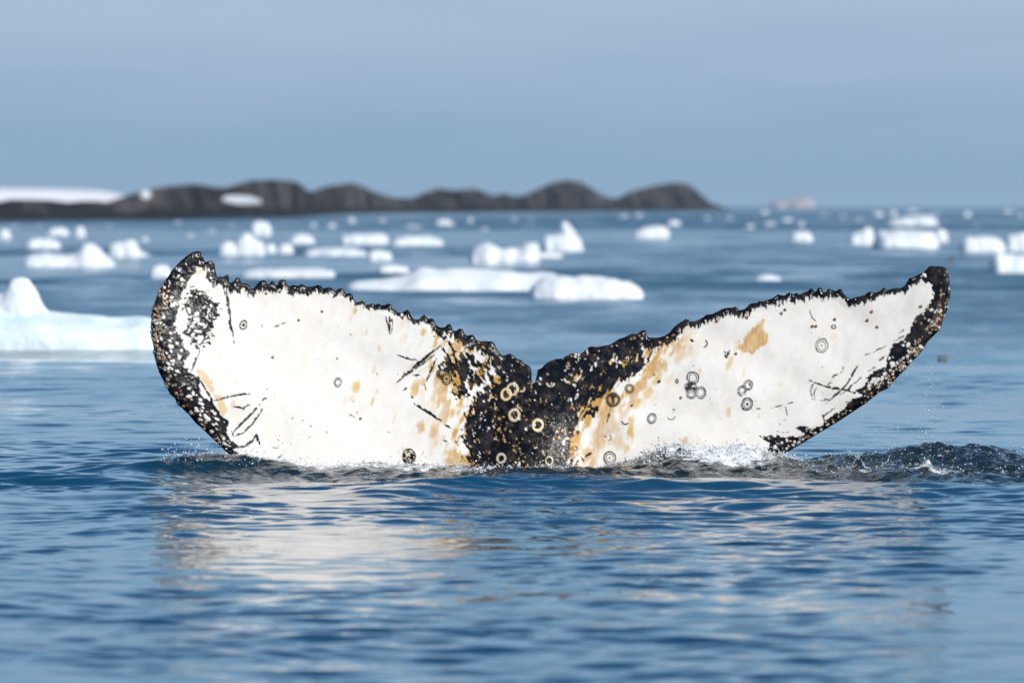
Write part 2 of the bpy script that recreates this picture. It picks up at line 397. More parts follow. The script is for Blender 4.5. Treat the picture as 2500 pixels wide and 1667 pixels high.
def snow_field(uc, vc, ru, rv, seed, tilt=0.0):
    """a thin snow field lying on the rock face"""
    nr, na = 7, 30; V = []
    for i in range(nr + 1):
        for k in range(na):
            a = 2 * math.pi * k / na; w = 0.75 + 0.6 * float(fbm(np.array(math.cos(a) * 1.4 + seed), np.array(math.sin(a) * 1.4), 3, seed)); f = i / nr * w
            u = uc + ru * f * math.cos(a); v = vc + rv * f * math.sin(a) + tilt * ru * f * math.cos(a)
            d = Vector(((u - U0) / F_PX, CP + (V0 - v) / F_PX * SP, -SP + (V0 - v) / F_PX * CP)).normalized()
            o = Vector((0, CAM_Y, CAM_Z)); h = shore_bvh.ray_cast(o, d)
            if h[0] is None: h = (V and (Vector(V[-1]), None)) or (o + d * 640, None)
            V.append(tuple(h[0] - d * (0.5 if i < nr else -0.3) + Vector((0, 0, 0.15 if i < nr else -0.2))))
    F = [(i * na + k, i * na + (k + 1) % na, (i + 1) * na + (k + 1) % na, (i + 1) * na + k) for i in range(nr) for k in range(na)]
    return link('snow_patch', mesh_from('snow_patch', V, F, M_SNOW), shore)
snow_field(592, 489, 52, 9, 5, 0.06); snow_field(356, 477, 13, 8, 6)

# ------------------------------------------------------------------ thin sea haze
def build_haze():
    lo, hi = np.array([-32000.0, -400.0, -1.5]), np.array([32000.0, 32000.0, 60.0])
    V = [[(lo, hi)[a][0], (lo, hi)[b][1], (lo, hi)[c][2]] for a in (0, 1) for b in (0, 1) for c in (0, 1)]
    F = [(0, 1, 3, 2), (4, 6, 7, 5), (0, 4, 5, 1), (2, 3, 7, 6), (0, 2, 6, 4), (1, 5, 7, 3)]
    m = bpy.data.materials.new('haze'); m.use_nodes = True; n = m.node_tree.nodes
    n.remove(n['Principled BSDF']); v = n.new('ShaderNodeVolumePrincipled'); v.inputs['Color'].default_value = (0.60, 0.80, 1.0, 1); v.inputs['Density'].default_value = 0.000028
    m.node_tree.links.new(v.outputs[0], n['Material Output'].inputs['Volume'])
    tag(link('haze', mesh_from('haze', V, F, m, False)), 'thin pale blue haze over the sea', kind='stuff')
build_haze()

# ------------------------------------------------------------------ floating ice
def ice_mesh(pts, base_v, Y, depth, mat, seed, power=0.6, rough=0.16, ns=44, nt_=18, lean=0.0, under=0.10):
    """one piece of ice: skyline through photo points pts, waterline at base_v, built round at its own distance"""
    pts = np.array(pts, float); t = np.linspace(0, 1, ns)
    uu = pts[0, 0] + (pts[-1, 0] - pts[0, 0]) * (0.5 - 0.5 * np.cos(math.pi * t))
    vv = np.interp(uu, pts[:, 0], pts[:, 1])
    vv = np.convolve(np.pad(vv, 1, 'edge'), [0.2, 0.6, 0.2], 'valid')
    vv = vv + (base_v - vv) * 0.12 * (fbm(uu / max(3.0, (pts[-1, 0] - pts[0, 0]) * 0.09) + seed, uu * 0, 3, 600 + seed) - 0.42) * min(1, rough / 0.16)
    x, z = unproject(uu, vv, Y); z = np.maximum(0.88 * z, 0.01)
    endw = np.sqrt(np.clip(1 - (2 * t - 1) ** 4, 0, 1)) * 0.85 + 0.15
    th = np.linspace(0, math.pi, nt_)
    TH, XX = np.meshgrid(th, x, indexing='ij'); ZT = np.broadcast_to(z, XX.shape); EW = np.broadcast_to(endw, XX.shape)
    sc_ = max(x[-1] - x[0], 1e-3) * 0.18
    zb = (ZT + under) * np.sin(TH) ** power; arc = (zb - depth * np.cos(TH)) / sc_
    n = fbm(XX / sc_ + seed, arc, 4, 500 + seed) - 0.5
    n2 = fbm(XX / sc_ * 3 + seed, arc * 3, 3, 560 + seed) - 0.5
    off = 1 + rough * (2.2 * n + 1.4 * n2) * (1 - 0.7 * np.sin(TH) ** 6)
    Zc = (ZT + under) * np.sin(TH) ** power * (1 + rough * (0.9 * n2 + 0.6 * n)) - under
    Yc = Y - depth * EW * np.cos(TH) * off * (0.55 + 0.45 * (1 - np.sin(TH)))
    Xc = XX + lean * np.clip(Zc, 0, None) + rough * 0.35 * sc_ * n2
    me = mesh_from('ice', np.stack([Xc, Yc, Zc], -1).reshape(-1, 3), grid_faces(nt_, ns), mat)
    # close both ends
    return me

ICE = []
def ice(name, label, pts, base_v, mat=M_ICE, depth=None, power=0.6, cat='ice', group='floating ice', lean=0.0, rough=0.16, parent=None, dY=0.0, base_ref=None):
    Y = water_depth(base_ref if base_ref else base_v) + dY
    w = (pts[-1][0] - pts[0][0]) / F_PX * (Y - CAM_Y)
    dp = depth if depth else 0.42 * w
    if parent is None: Y = Y + dp * 0.8
    me = ice_mesh(pts, base_v, Y, dp, mat, len(ICE) * 7 + 3, power, rough, lean=lean, under=max(0.05, 0.1 * w))
    o = link(name, me, parent); ICE.append(o)
    if parent is None: tag(o, label, cat, group)
    return o

# near left: green tinted slab that carries a white spire
slab = ice('ice_floe', 'pale turquoise slab of ice with white spire at left edge', [(-330, 800), (-300, 748), (-120, 735), (0, 736), (60, 742), (110, 746), (170, 757), (230, 755), (290, 768), (350, 766), (395, 782), (420, 806), (428, 848)], 849, M_ICE_GREEN, depth=0.75, power=0.34, rough=0.13)
ice('spire', None, [(-60, 760), (-30, 700), (0, 700), (12, 690), (28, 662), (46, 652), (62, 653), (72, 668), (86, 682), (95, 700), (104, 732), (122, 752), (150, 765)], 790, M_ICE, depth=0.30, power=0.5, rough=0.07, parent=slab, dY=0.55, base_ref=849)
ice('ice_top', None, [(-320, 790), (-290, 742), (-60, 733), (90, 742), (130, 754), (200, 762), (260, 772)], 800, M_ICE, depth=0.60, power=0.4, parent=slab, dY=0.62, base_ref=849)
ice('ice_floe', 'white floe with pointed cone behind left fluke tip, rising from low slab', R5([(148, 570), (160, 540), (200, 515), (280, 505), (400, 520), (480, 515), (510, 470), (545, 432), (572, 428), (610, 455), (660, 505), (720, 560), (738, 590)]), 420 + 600 / 2.6133, power=0.5, depth=0.7)
ice('ice_block', 'white ice block standing between the cone-topped floe and the left fluke tip', R5([(698, 500), (705, 450), (740, 435), (790, 430), (850, 420), (872, 430), (880, 480), (905, 505), (950, 525), (965, 540)]), 420 + 547 / 2.6133, power=0.45)
ice('ice_block', 'low white ice block above the cone-topped floe', R5([(165, 470), (185, 425), (250, 412), (330, 420), (375, 445), (388, 475)]), 420 + 488 / 2.6133, power=0.45)
ice('ice_chunk', 'faint grey ice chunk just left of the left fluke tip', R5([(960, 650), (975, 600), (1020, 578), (1070, 592), (1098, 640), (1105, 670)]), 420 + 680 / 2.6133, M_ICE)
ice('ice_floe', 'flat pancake floe low over the left fluke beside its tip', R5([(1545, 650), (1570, 625), (1650, 612), (1850, 606), (2050, 608), (2120, 620), (2138, 645)]), 420 + 668 / 2.6133, power=0.4, depth=1.2)
ice('ice_chunk', 'rounded white lump at the foot of the peaked ice near middle left', R5([(1398, 520), (1410, 455), (1450, 428), (1490, 440), (1508, 490), (1512, 530)]), 420 + 543 / 2.6133, power=0.45)
ice('ice_block', 'peaked bright white ice block left of centre below the rocks', R5([(1500, 500), (1512, 420), (1545, 385), (1572, 368), (1600, 395), (1640, 425), (1680, 440), (1692, 520)]), 420 + 535 / 2.6133, power=0.4)
ice('ice_chunk', 'first small ice lump right of the peaked white block', R5([(1690, 510), (1700, 460), (1730, 448), (1760, 470), (1765, 515)]), 420 + 525 / 2.6133)
ice('ice_chunk', 'second small ice lump right of the peaked white block', R5([(1772, 510), (1790, 458), (1825, 448), (1865, 470), (1872, 512)]), 420 + 525 / 2.6133)
ice('ice_chunk', 'bright ice chunk above and behind the peaked white block', R5([(1605, 380), (1612, 320), (1650, 300), (1700, 310), (1728, 350), (1730, 390)]), 420 + 402 / 2.6133, power=0.45)
ice('ice_floe', 'dim low floe right of the bright chunk behind the peaked block', R5([(1840, 440), (1880, 400), (1930, 385), (1990, 410), (2010, 440)]), 420 + 452 / 2.6133)
ice('ice_floe', 'long thin pale floe in the slick water right of the peaked block', R5([(1940, 510), (1980, 485), (2100, 474), (2250, 478), (2320, 500), (2345, 520)]), 420 + 534 / 2.6133, power=0.4, depth=2.0)
ice('ice_floe', 'flat white floe below the rocks left of centre', R6([(75, 440), (95, 400), (180, 388), (330, 386), (380, 400), (390, 445)]), 420 + 460 / 2.6133, power=0.4)
ice('ice_floe', 'dim wide floe just right of the flat white floe', R6([(395, 455), (430, 420), (520, 400), (640, 402), (715, 420), (738, 455)]), 420 + 472 / 2.6133)
ice('ice_chunk', 'small rounded floe under the flat white floe', R6([(255, 540), (270, 500), (330, 490), (395, 505), (412, 545)]), 420 + 560 / 2.6133, power=0.45)
ice('ice_chunk', 'faint small floe above the long white floe', R6([(325, 625), (345, 595), (420, 585), (500, 600), (522, 630)]), 420 + 642 / 2.6133)
ice('ice_floe', 'long low white floe with a fin behind the dip between the flukes', R6([(125, 720), (170, 690), (300, 690), (450, 665), (560, 640), (578, 590), (600, 572), (650, 590), (720, 610), (850, 602), (1000, 598), (1150, 608), (1200, 625), (1330, 632), (1440, 628), (1480, 660), (1500, 700)]), 420 + 748 / 2.6133, power=0.45, depth=0.8)
ice('ice_floe', 'rounded white hump of ice overlapping the right end of the long floe', R6([(1290, 740), (1320, 690), (1370, 660), (1500, 648), (1650, 650), (1800, 660), (1900, 685), (1970, 720), (2005, 755), (2015, 785)]), 420 + 806 / 2.6133, power=0.45, depth=0.55)
ice('ice_block', 'row of three white lumps of ice above the long floe', R6([(905, 550), (925, 480), (980, 445), (1050, 442), (1085, 470), (1120, 475), (1170, 470), (1215, 480), (1260, 440), (1330, 432), (1352, 470), (1358, 545)]), 420 + 572 / 2.6133, power=0.45, depth=0.9)
winged = ice('ice_block', 'white ice block with a leaning fin right of the three lumps', R6([(1375, 475), (1385, 405), (1440, 388), (1520, 385), (1590, 395), (1618, 430), (1628, 475)]), 420 + 505 / 2.6133, power=0.4)
ice('fin', None, R6([(1530, 430), (1545, 330), (1565, 296), (1600, 292), (1625, 340), (1640, 430)]), 420 + 480 / 2.6133, parent=winged, dY=0.9, base_ref=420 + 505 / 2.6133, lean=-0.42, power=0.35, depth=0.35)
ice('ice_shelf', 'low white ice shelf below the block with a leaning fin', R6([(1290, 530), (1340, 510), (1430, 505), (1490, 520), (1500, 538)]), 420 + 548 / 2.6133)
ice('ice_floe', 'grey white floe under the right rock dome', R6([(1945, 405), (1970, 370), (2030, 340), (2120, 335), (2170, 350), (2180, 405)]), 420 + 420 / 2.6133, power=0.45)
ice('ice_floe', 'big flat white floe at right below the horizon', R7([(1385, 460), (1405, 400), (1430, 365), (1520, 355), (1680, 352), (1770, 365), (1795, 420), (1800, 465)]), 420 + 488 / 2.6133, power=0.4, depth=1.5)
ice('ice_chunk', 'white chunk touching the right end of the big flat floe', R7([(1785, 430), (1795, 365), (1825, 350), (1858, 375), (1868, 425)]), 420 + 445 / 2.6133)
ice('ice_floe', 'long thin white floe behind and above the big flat floe', R7([(1470, 325), (1500, 300), (1580, 285), (1680, 268), (1760, 272), (1788, 300), (1800, 330)]), 420 + 342 / 2.6133, power=0.45, depth=3)
ice('ice_chunk', 'dim ice chunk left of the big flat floe', R7([(1228, 450), (1250, 400), (1300, 370), (1345, 338), (1385, 350), (1398, 440)]), 420 + 460 / 2.6133)
ice('ice_floe', 'white floe with grey shaded foot near right edge', R7([(1945, 470), (1960, 420), (1995, 400), (2060, 405), (2130, 395), (2200, 420), (2228, 460), (2235, 490)]), 420 + 512 / 2.6133, power=0.4)
ice('ice_block', 'bright white ice block cut by the right edge, nearest on that side', R7([(2135, 590), (2145, 530), (2180, 498), (2260, 515), (2360, 510), (2480, 500), (2600, 560), (2620, 620)]), 420 + 637 / 2.6133, power=0.35, depth=0.5)
ice('ice_floe', 'dim grey floe behind the bright block at the right edge', R7([(2225, 470), (2245, 400), (2310, 378), (2420, 372), (2520, 400), (2540, 480)]), 420 + 500 / 2.6133, power=0.45)
ice('ice_chunk', 'small bright ice chunk alone in the pale water right of centre', R7([(865, 430), (880, 385), (930, 368), (985, 380), (1005, 425)]), 420 + 443 / 2.6133, power=0.45)
ice('ice_chunk', 'tiny faint ice scrap above the middle of the right fluke', R7([(640, 680), (690, 655), (740, 650), (800, 680)]), 420 + 690 / 2.6133)
ice('ice_chunk', 'small white ice lump at left edge under the snow', R5([(-10, 410), (5, 365), (35, 355), (62, 375), (70, 415)]), 420 + 428 / 2.6133)
ice('ice_chunk', 'pale thin floe under the left rocks beside the lump at left edge', R5([(300, 390), (330, 355), (400, 345), (440, 385)]), 420 + 402 / 2.6133)
ice('ice_chunk', 'narrow upright ice stub under the left rocks', R5([(478, 400), (488, 350), (510, 338), (535, 350), (545, 400)]), 420 + 417 / 2.6133)
ice('dark_ice', 'small dark chunk of clear ice afloat below the white block at right', R7([(1862, 572), (1880, 548), (1905, 545), (1930, 570)]), 420 + 580 / 2.6133, M_ICE_DARK)
ice('dark_ice', 'thin dark scrap of clear ice afloat beside the right fluke', [(2290, 869), (2295, 867), (2307, 866), (2314, 869)], 871, M_ICE_DARK, power=0.5)
# far brash: bits in the dark water under the rocks and along the horizon
far = [(1135, 300, 90, 60, 5), (925, 415, 70, 55, 5), (1215, 390, 70, 50, 5), (1350, 358, 80, 55, 5), (2000, 318, 60, 70, 5), (2115, 310, 75, 100, 5), (2250, 300, 60, 50, 5), (700, 330, 60, 36, 5), (250, 330, 70, 30, 5), (90, 340, 60, 24, 5), (1480, 330, 50, 40, 5),
       (550, 330, 160, 55, 6), (745, 295, 150, 95, 6), (350, 292, 100, 50, 6), (910, 285, 60, 80, 6), (30, 310, 60, 100, 6), (150, 290, 90, 40, 6), (1000, 350, 70, 40, 6), (1190, 292, 90, 30, 6), (1300, 300, 60, 30, 6), (1985, 258, 80, 55, 6), (1890, 270, 70, 40, 6), (2205, 298, 110, 95, 6),
       (930, 315, 80, 65, 7), (842, 268, 85, 105, 7), (730, 312, 100, 60, 7), (605, 328, 70, 60, 7), (700, 242, 80, 50, 7), (475, 272, 70, 60, 7), (1425, 245, 110, 80, 7), (1520, 240, 75, 85, 7), (1990, 240, 120, 95, 7), (1790, 250, 160, 55, 7), (1300, 290, 70, 30, 7), (1200, 280, 60, 26, 7), (1640, 240, 90, 36, 7), (2250, 240, 90, 45, 7), (330, 285, 80, 40, 7), (120, 305, 120, 70, 7), (1080, 262, 70, 34, 7), (2050, 330, 60, 36, 7), (2330, 262, 70, 60, 7)]
ORD = 'first second third fourth fifth sixth seventh eighth ninth tenth eleventh twelfth thirteenth fourteenth fifteenth sixteenth seventeenth eighteenth nineteenth twentieth'.split()
ORD += ['twenty ' + q for q in ORD[:9]] + ['thirtieth'] + ['thirty ' + q for q in ORD[:9]] + ['fortieth'] + ['forty ' + q for q in ORD[:9]]
far.sort(key=lambda q: (q[0] / 2.6133 + {5: 0, 6: 800, 7: 1600}[q[4]]))
for k, (cx, cy, w, h, rg) in enumerate(far):
    w *= rng.uniform(0.35, 0.85); h2 = h * rng.uniform(0.15, 0.42); cy += (h - h2) * 0.4; h = h2
    f = {5: R5, 6: R6, 7: R7}[rg]
    pts = f([(cx - w / 2, cy + h * 0.25), (cx - w * 0.36, cy - h * 0.3 * rng.uniform(0.5, 1.1)), (cx - w * 0.05 * rng.uniform(-1, 1), cy - h * 0.5), (cx + w * 0.36, cy - h * 0.3 * rng.uniform(0.3, 1.2)), (cx + w / 2, cy + h * 0.25)])
    bv = max(f([(cx, cy + h / 2)])[0][1], 512.0)
    ice('brash_ice', '%s tiny ice bit from the left in the scatter below rocks and horizon' % ORD[k], pts, bv, group='far scattered ice bits', rough=0.15, power=0.45)
berg = ice('iceberg', 'hazy pinkish iceberg far off on the horizon right of the rocks', R7([(720, 215), (760, 180), (830, 170), (870, 165), (900, 150), (960, 146), (1000, 158), (1018, 200), (1025, 225)]), 507.6, M_FAR_ICE, power=0.35, cat='iceberg', group=None)

# ------------------------------------------------------------------ the whale's tail
def q1(*p): return [(350 + x / 2.614, 580 + y / 2.614) for x, y in p]
def q2(*p): return [(800 + x / 2.9033, 640 + y / 2.9033) for x, y in p]
def q3(*p): return [(1250 + x / 3.5633, 740 + y / 3.5633) for x, y in p]
def q4(*p): return [(1800 + x / 2.8, 620 + y / 2.8) for x, y in p]
LEAD_L = q1((345, 85), (310, 95), (270, 120), (230, 155), (195, 195), (180, 208), (160, 245), (140, 270), (125, 300), (105, 330), (90, 355), (80, 385), (70, 420), (58, 455), (50, 485), (52, 520), (46, 560), (50, 600), (54, 650), (65, 700), (67, 750), (80, 800), (94, 850), (115, 890), (130, 920), (150, 960), (170, 1000), (198, 1022), (215, 1062), (250, 1092), (290, 1130), (330, 1180), (380, 1222), (420, 1262), (470, 1310), (510, 1350), (545, 1385), (580, 1420), (610, 1450), (650, 1480), (690, 1502))
TRAIL = q1((345, 85), (370, 95), (372, 115), (385, 135), (395, 160), (412, 150), (435, 147), (455, 165), (458, 195), (465, 230), (475, 255), (495, 248), (515, 252), (520, 240), (540, 235), (548, 255), (545, 280), (555, 290), (575, 280), (590, 258), (605, 255), (618, 265), (625, 290), (650, 292), (672, 300), (690, 328), (705, 325), (725, 295), (740, 280), (765, 270), (783, 278), (787, 300), (805, 298), (815, 280), (830, 278), (838, 300), (855, 308), (866, 275), (885, 267), (908, 272), (918, 300), (935, 312), (955, 302), (985, 308), (1000, 297), (1020, 298), (1040, 313), (1070, 315), (1090, 310), (1115, 300), (1135, 310), (1150, 325), (1175, 318))
TRAIL += q2((20, 178), (40, 195), (55, 205), (75, 188), (100, 183), (115, 195), (125, 220), (140, 225), (160, 215), (178, 235), (185, 260), (210, 285), (225, 280), (245, 270), (262, 285), (270, 300), (290, 300), (315, 293), (340, 300), (360, 290), (380, 305), (400, 305), (430, 293), (450, 300), (455, 325), (480, 340), (500, 358), (525, 358), (545, 345), (565, 335), (582, 350), (590, 375), (605, 395), (625, 408), (650, 403), (668, 380), (685, 370), (700, 385), (712, 402), (735, 398), (752, 405), (760, 430), (775, 450), (800, 462), (830, 460), (850, 440), (868, 438), (880, 455), (885, 480), (905, 488), (925, 475), (945, 470), (962, 480), (968, 505), (990, 520), (1025, 512), (1045, 530), (1050, 550), (1085, 560), (1110, 558), (1140, 560), (1170, 562), (1185, 580), (1195, 605), (1215, 640), (1235, 660), (1255, 660), (1275, 650), (1300, 648), (1320, 665), (1345, 685), (1380, 695), (1395, 718), (1425, 730), (1440, 750), (1447, 780), (1445, 830), (1455, 862), (1470, 850))
TRAIL += q3((215, 622), (222, 580), (245, 570), (265, 555), (300, 520), (340, 500), (380, 485), (440, 480), (475, 455), (505, 440), (550, 432), (590, 440), (620, 425), (650, 390), (690, 375), (730, 382), (770, 375), (850, 360), (890, 335), (930, 310), (980, 295), (1035, 265), (1090, 268), (1115, 245), (1145, 232), (1165, 240), (1168, 270), (1185, 295), (1220, 300), (1270, 300), (1320, 285), (1370, 255), (1410, 205), (1450, 175), (1490, 150), (1515, 135), (1540, 148), (1550, 160), (1600, 155), (1650, 130), (1690, 100), (1740, 95), (1790, 70), (1830, 50), (1870, 40), (1920, 38), (1945, 28), (1965, 45))
TRAIL += q4((15, 385), (50, 375), (80, 345), (100, 335), (130, 335), (150, 320), (175, 325), (220, 310), (245, 300), (275, 275), (295, 280), (320, 285), (340, 270), (360, 262), (375, 275), (410, 265), (425, 275), (455, 262), (480, 255), (500, 235), (518, 240), (522, 258), (540, 255), (550, 232), (570, 228), (582, 240), (585, 262), (605, 260), (620, 238), (635, 240), (655, 248), (670, 255), (695, 240), (712, 240), (725, 265), (745, 290), (770, 310), (800, 298), (835, 290), (870, 280), (890, 262), (920, 255), (932, 265), (950, 262), (980, 248), (1000, 230), (1015, 235), (1020, 250), (1045, 240), (1085, 232), (1110, 235), (1140, 220), (1155, 200), (1175, 165), (1200, 160), (1240, 140), (1280, 120), (1300, 95), (1320, 80), (1355, 85), (1400, 85))
LEAD_R = q4((1400, 85), (1430, 100), (1445, 130), (1448, 165), (1455, 185), (1452, 210), (1450, 235), (1458, 260), (1455, 300), (1440, 340), (1442, 370), (1430, 400), (1410, 440), (1398, 470), (1395, 510), (1370, 530), (1345, 560), (1310, 590), (1280, 640), (1250, 680), (1210, 720), (1160, 780), (1110, 830), (1060, 880), (1030, 920), (980, 940), (930, 980), (880, 1020), (820, 1060), (760, 1100), (700, 1140), (650, 1170), (600, 1200), (550, 1230), (500, 1260), (450, 1290), (400, 1320), (360, 1345), (320, 1362))
SUB_R = [(1820, 1165), (1700, 1235), (1590, 1290), (1490, 1340), (1440, 1400), (1425, 1460)]
SUB_L = [(1135, 1460), (1115, 1405), (1040, 1345), (900, 1290), (760, 1235), (680, 1200)]
POLY = np.array(LEAD_L[::-1] + TRAIL[1:] + LEAD_R[1:] + SUB_R + SUB_L)

STEP = 2.1
GU = np.arange(360, 2330, STEP); GV = np.arange(605, 1465, STEP)
UU, VV = np.meshgrid(GU, GV)

def seg_dist(poly, closed=False, maxd=200.0):
    """distance field on the grid to a polyline (capped)"""
    p = np.array(poly, float)
    if closed: p = np.vstack([p, p[:1]])
    D = np.full(UU.shape, float(maxd))
    for a, b in zip(p[:-1], p[1:]):
        lo = np.minimum(a, b) - maxd; hi = np.maximum(a, b) + maxd
        j0, j1 = np.searchsorted(GU, [lo[0], hi[0]]); i0, i1 = np.searchsorted(GV, [lo[1], hi[1]])
        if j1 <= j0 or i1 <= i0: continue
        u = UU[i0:i1, j0:j1]; v = VV[i0:i1, j0:j1]; d = b - a; l2 = max(d @ d, 1e-9)
        t = np.clip(((u - a[0]) * d[0] + (v - a[1]) * d[1]) / l2, 0, 1)
        np.minimum(D[i0:i1, j0:j1], np.hypot(u - a[0] - t * d[0], v - a[1] - t * d[1]), out=D[i0:i1, j0:j1])
    return D

def inside(poly):
    p = np.array(poly, float); ins = np.zeros(UU.shape, bool)
    for (x0, y0), (x1, y1) in zip(p, np.roll(p, -1, 0)):
        if y0 == y1: continue
        rows = np.where((GV >= min(y0, y1)) & (GV < max(y0, y1)))[0]
        if not len(rows): continue
        xi = x0 + (GV[rows] - y0) / (y1 - y0) * (x1 - x0)
        ins[rows] ^= (UU[rows] < xi[:, None])
    return ins

def poly_sd(poly, maxd=80.0):
    return np.where(inside(poly), 1, -1) * seg_dist(poly, True, maxd)

def win(cx, cy, r):
    j0, j1 = np.searchsorted(GU, [cx - r, cx + r]); i0, i1 = np.searchsorted(GV, [cy - r, cy + r])
    return slice(i0, i1), slice(j0, j1)

BLK = np.zeros(UU.shape); STAIN = np.zeros(UU.shape); HGT = np.zeros(UU.shape); WHT = np.zeros(UU.shape); CREAM = np.zeros(UU.shape)
nf = fbm(UU / 7, VV / 7, 3, 1); nfv = fbm(UU / 4.5, VV / 13, 3, 2); nm_ = fbm(UU / 22, VV / 22, 4, 3); nl = fbm(UU / 60, VV / 60, 4, 4)

def stroke(pts, w, ragged=0.6, strength=1.0, w2=None):
    p = np.array(pts); mn = p.min(0) - w - 8; mxx = p.max(0) + w + 8
    j0, j1 = np.searchsorted(GU, [mn[0], mxx[0]]); i0, i1 = np.searchsorted(GV, [mn[1], mxx[1]]); s = (slice(i0, i1), slice(j0, j1))
    u, v = UU[s], VV[s]; u = u + 5.0 * (nm_[s] - 0.5) + 3 * (nf[s] - 0.5); v = v + 5.0 * (nf[s] - 0.5); best = np.full(u.shape, 1e9); tt = np.zeros(u.shape); n = len(p) - 1
    for k in range(n):
        a, b = p[k], p[k + 1]; d = b - a; t = np.clip(((u - a[0]) * d[0] + (v - a[1]) * d[1]) / max(d @ d, 1e-9), 0, 1)
        dd = np.hypot(u - a[0] - t * d[0], v - a[1] - t * d[1]); m = dd < best; best = np.where(m, dd, best); tt = np.where(m, (k + t) / n, tt)
    ww = w / 2 * (1 - 0.55 * np.abs(2 * tt - 1) ** 2) if w2 is None else (w + (w2 - w) * tt) / 2
    val = sstep(1.0, -1.0, (best - ww * (1 + ragged * 2.2 * (nf[s] - 0.5))) / 1.0) * strength
    val *= sstep(0.36, 0.46, 0.6 * nf[s] + 0.4 * nfv[s] + 0.10 * (1 - best / (ww + 0.1)) + (0.6 - ragged) * 0.3)
    BLK[s] = np.maximum(BLK[s], val)

def ring(c, rx, ry, ang=0.0, w=2.4, double=False, dot=0.0, fill=0.0, arc=None, pale=False, seed=0):
    (cx, cy) = c; q = 1 + 0.16 * math.sin(cx * 0.37 + cy * 0.91); rx, ry = rx * q, ry * q; s = win(cx, cy, max(rx, ry) * 1.5 + 6); u, v = UU[s] - cx, VV[s] - cy
    ca, sa = math.cos(ang), math.sin(ang); x = (u * ca + v * sa) / rx; y = (-u * sa + v * ca) / ry
    r = np.hypot(x, y) * (1 + 0.20 * (nf[s] - 0.5) + 0.25 * (nm_[s] - 0.5)); R = 0.5 * (rx + ry); d = np.abs(r - 1) * R
    wob = w * (0.80 + 1.1 * nm_[s] + 0.5 * nf[s])
    val = sstep(0.8, -0.8, d - wob / 2)
    if double: val = np.maximum(val, sstep(0.8, -0.8, np.abs(r - 0.66) * R - wob * 0.28))
    val = val * sstep(0.20, 0.34, 0.7 * nm_[s] + 0.3 * nf[s]) * (0.88 + 0.12 * math.sin(cx * 1.7 + cy))
    if arc is not None:
        a = np.arctan2(y, x); val *= (np.cos(a - arc) > 0.15)
    if dot: val = np.maximum(val, sstep(0.8, -0.8, r * R - dot))
    if fill: val = np.maximum(val, (r < 0.95) * (nf[s] > 1 - fill) * 0.95)
    if pale:
        BLK[s] *= 1 - val; CREAM[s] = np.maximum(CREAM[s], val)
    else:
        BLK[s] = np.where(r < 1.15, BLK[s] * sstep(0.25, 0.6, r * 0), BLK[s]) if not fill else BLK[s]
        BLK[s] = np.maximum(BLK[s], val)
    HGT[s] += 0.0015 * val

def blot(c, rx, ry, ang=0.0, val=0.9, soft=0.6):
    (cx, cy) = c; s = win(cx, cy, max(rx, ry) * 1.6 + 4); u, v = UU[s] - cx, VV[s] - cy; ca, sa = math.cos(ang), math.sin(ang)
    r = np.hypot((u * ca + v * sa) / rx, (-u * sa + v * ca) / ry) + 0.9 * (nm_[s] - 0.5) + 0.8 * (nfv[s] - 0.5)
    STAIN[s] = np.maximum(STAIN[s], val * sstep(1.0, 1.0 - soft, r))

def blot_poly(pts, val=0.9, soft=8):
    sd = poly_sd(pts, 40); STAIN[:] = np.maximum(STAIN, val * sstep(-soft * 0.2, soft * 0.5, sd + 14 * (nm_ - 0.5) + 9 * (nfv - 0.5)))

print('fluke fields')
INS = inside(POLY); DIST = seg_dist(POLY, True, 60.0); SDF = np.where(INS, DIST, -DIST)
D_TRAIL = seg_dist(TRAIL, False, 330.0); D_LEAD = seg_dist(LEAD_L, False, 160.0)
D_LEAD = np.minimum(D_LEAD, seg_dist(LEAD_R, False, 160.0)); D_LEAD = np.minimum(D_LEAD, seg_dist([LEAD_L[-1]] + SUB_L[::-1], False, 160)); D_LEAD = np.minimum(D_LEAD, seg_dist([LEAD_R[-1]] + SUB_R, False, 160))

# black margin along the trailing edge, feathered downwards
tw = np.interp(UU, [480, 520, 700, 850, 1000, 1100, 1180, 1260, 1300, 1400, 1500, 1600, 1700, 1850, 2000, 2060, 2150, 2250, 2300], [10, 20, 17, 10, 13, 20, 30, 40, 46, 40, 26, 24, 17, 14, 16, 18, 14, 14, 30])
val = 1 - D_TRAIL / (tw * (0.55 + 0.9 * nl)) * 0.5 + 0.75 * (nfv - 0.5)
BLK = np.maximum(BLK, sstep(0.42, 0.56, val))
# dark middle, breaking up into flecks to both sides
mid = q2((1120, 560), (1215, 690), (1195, 840), (1110, 880), (1010, 1000), (985, 1100), (965, 1250), (1010, 1440)) + [(1150, 1290), (1150, 1470), (1420, 1470), (1420, 1260)] + q3((520, 1400), (470, 1300), (480, 1200), (540, 1080), (590, 980), (600, 860), (560, 700), (520, 600), (620, 500), (700, 430)) + [(1435, 845), (1300, 800)]
sdm = poly_sd(mid, 150)
fl = q3((560, 560), (700, 440), (1000, 320), (1200, 320), (1340, 330), (1220, 470), (1080, 620), (960, 720), (760, 860), (700, 980), (560, 900))
sdf_ = poly_sd(fl, 90)
fr = q2((760, 500), (860, 500), (1060, 600), (1210, 680), (1200, 860), (1100, 890), (960, 990), (900, 900), (860, 800), (800, 720), (790, 600))
sdr_ = poly_sd(fr, 90)
tanz = fbm(UU / 16 + 0.35 * VV / 16, VV / 30, 4, 21); flk = 0.4 * nf + 0.6 * fbm((UU + 0.45 * VV * np.sign(UU - 1290)) / 7, VV / 20, 3, 22)
v1 = 0.60 + sdm / 78 + 1.35 * (flk - 0.5)
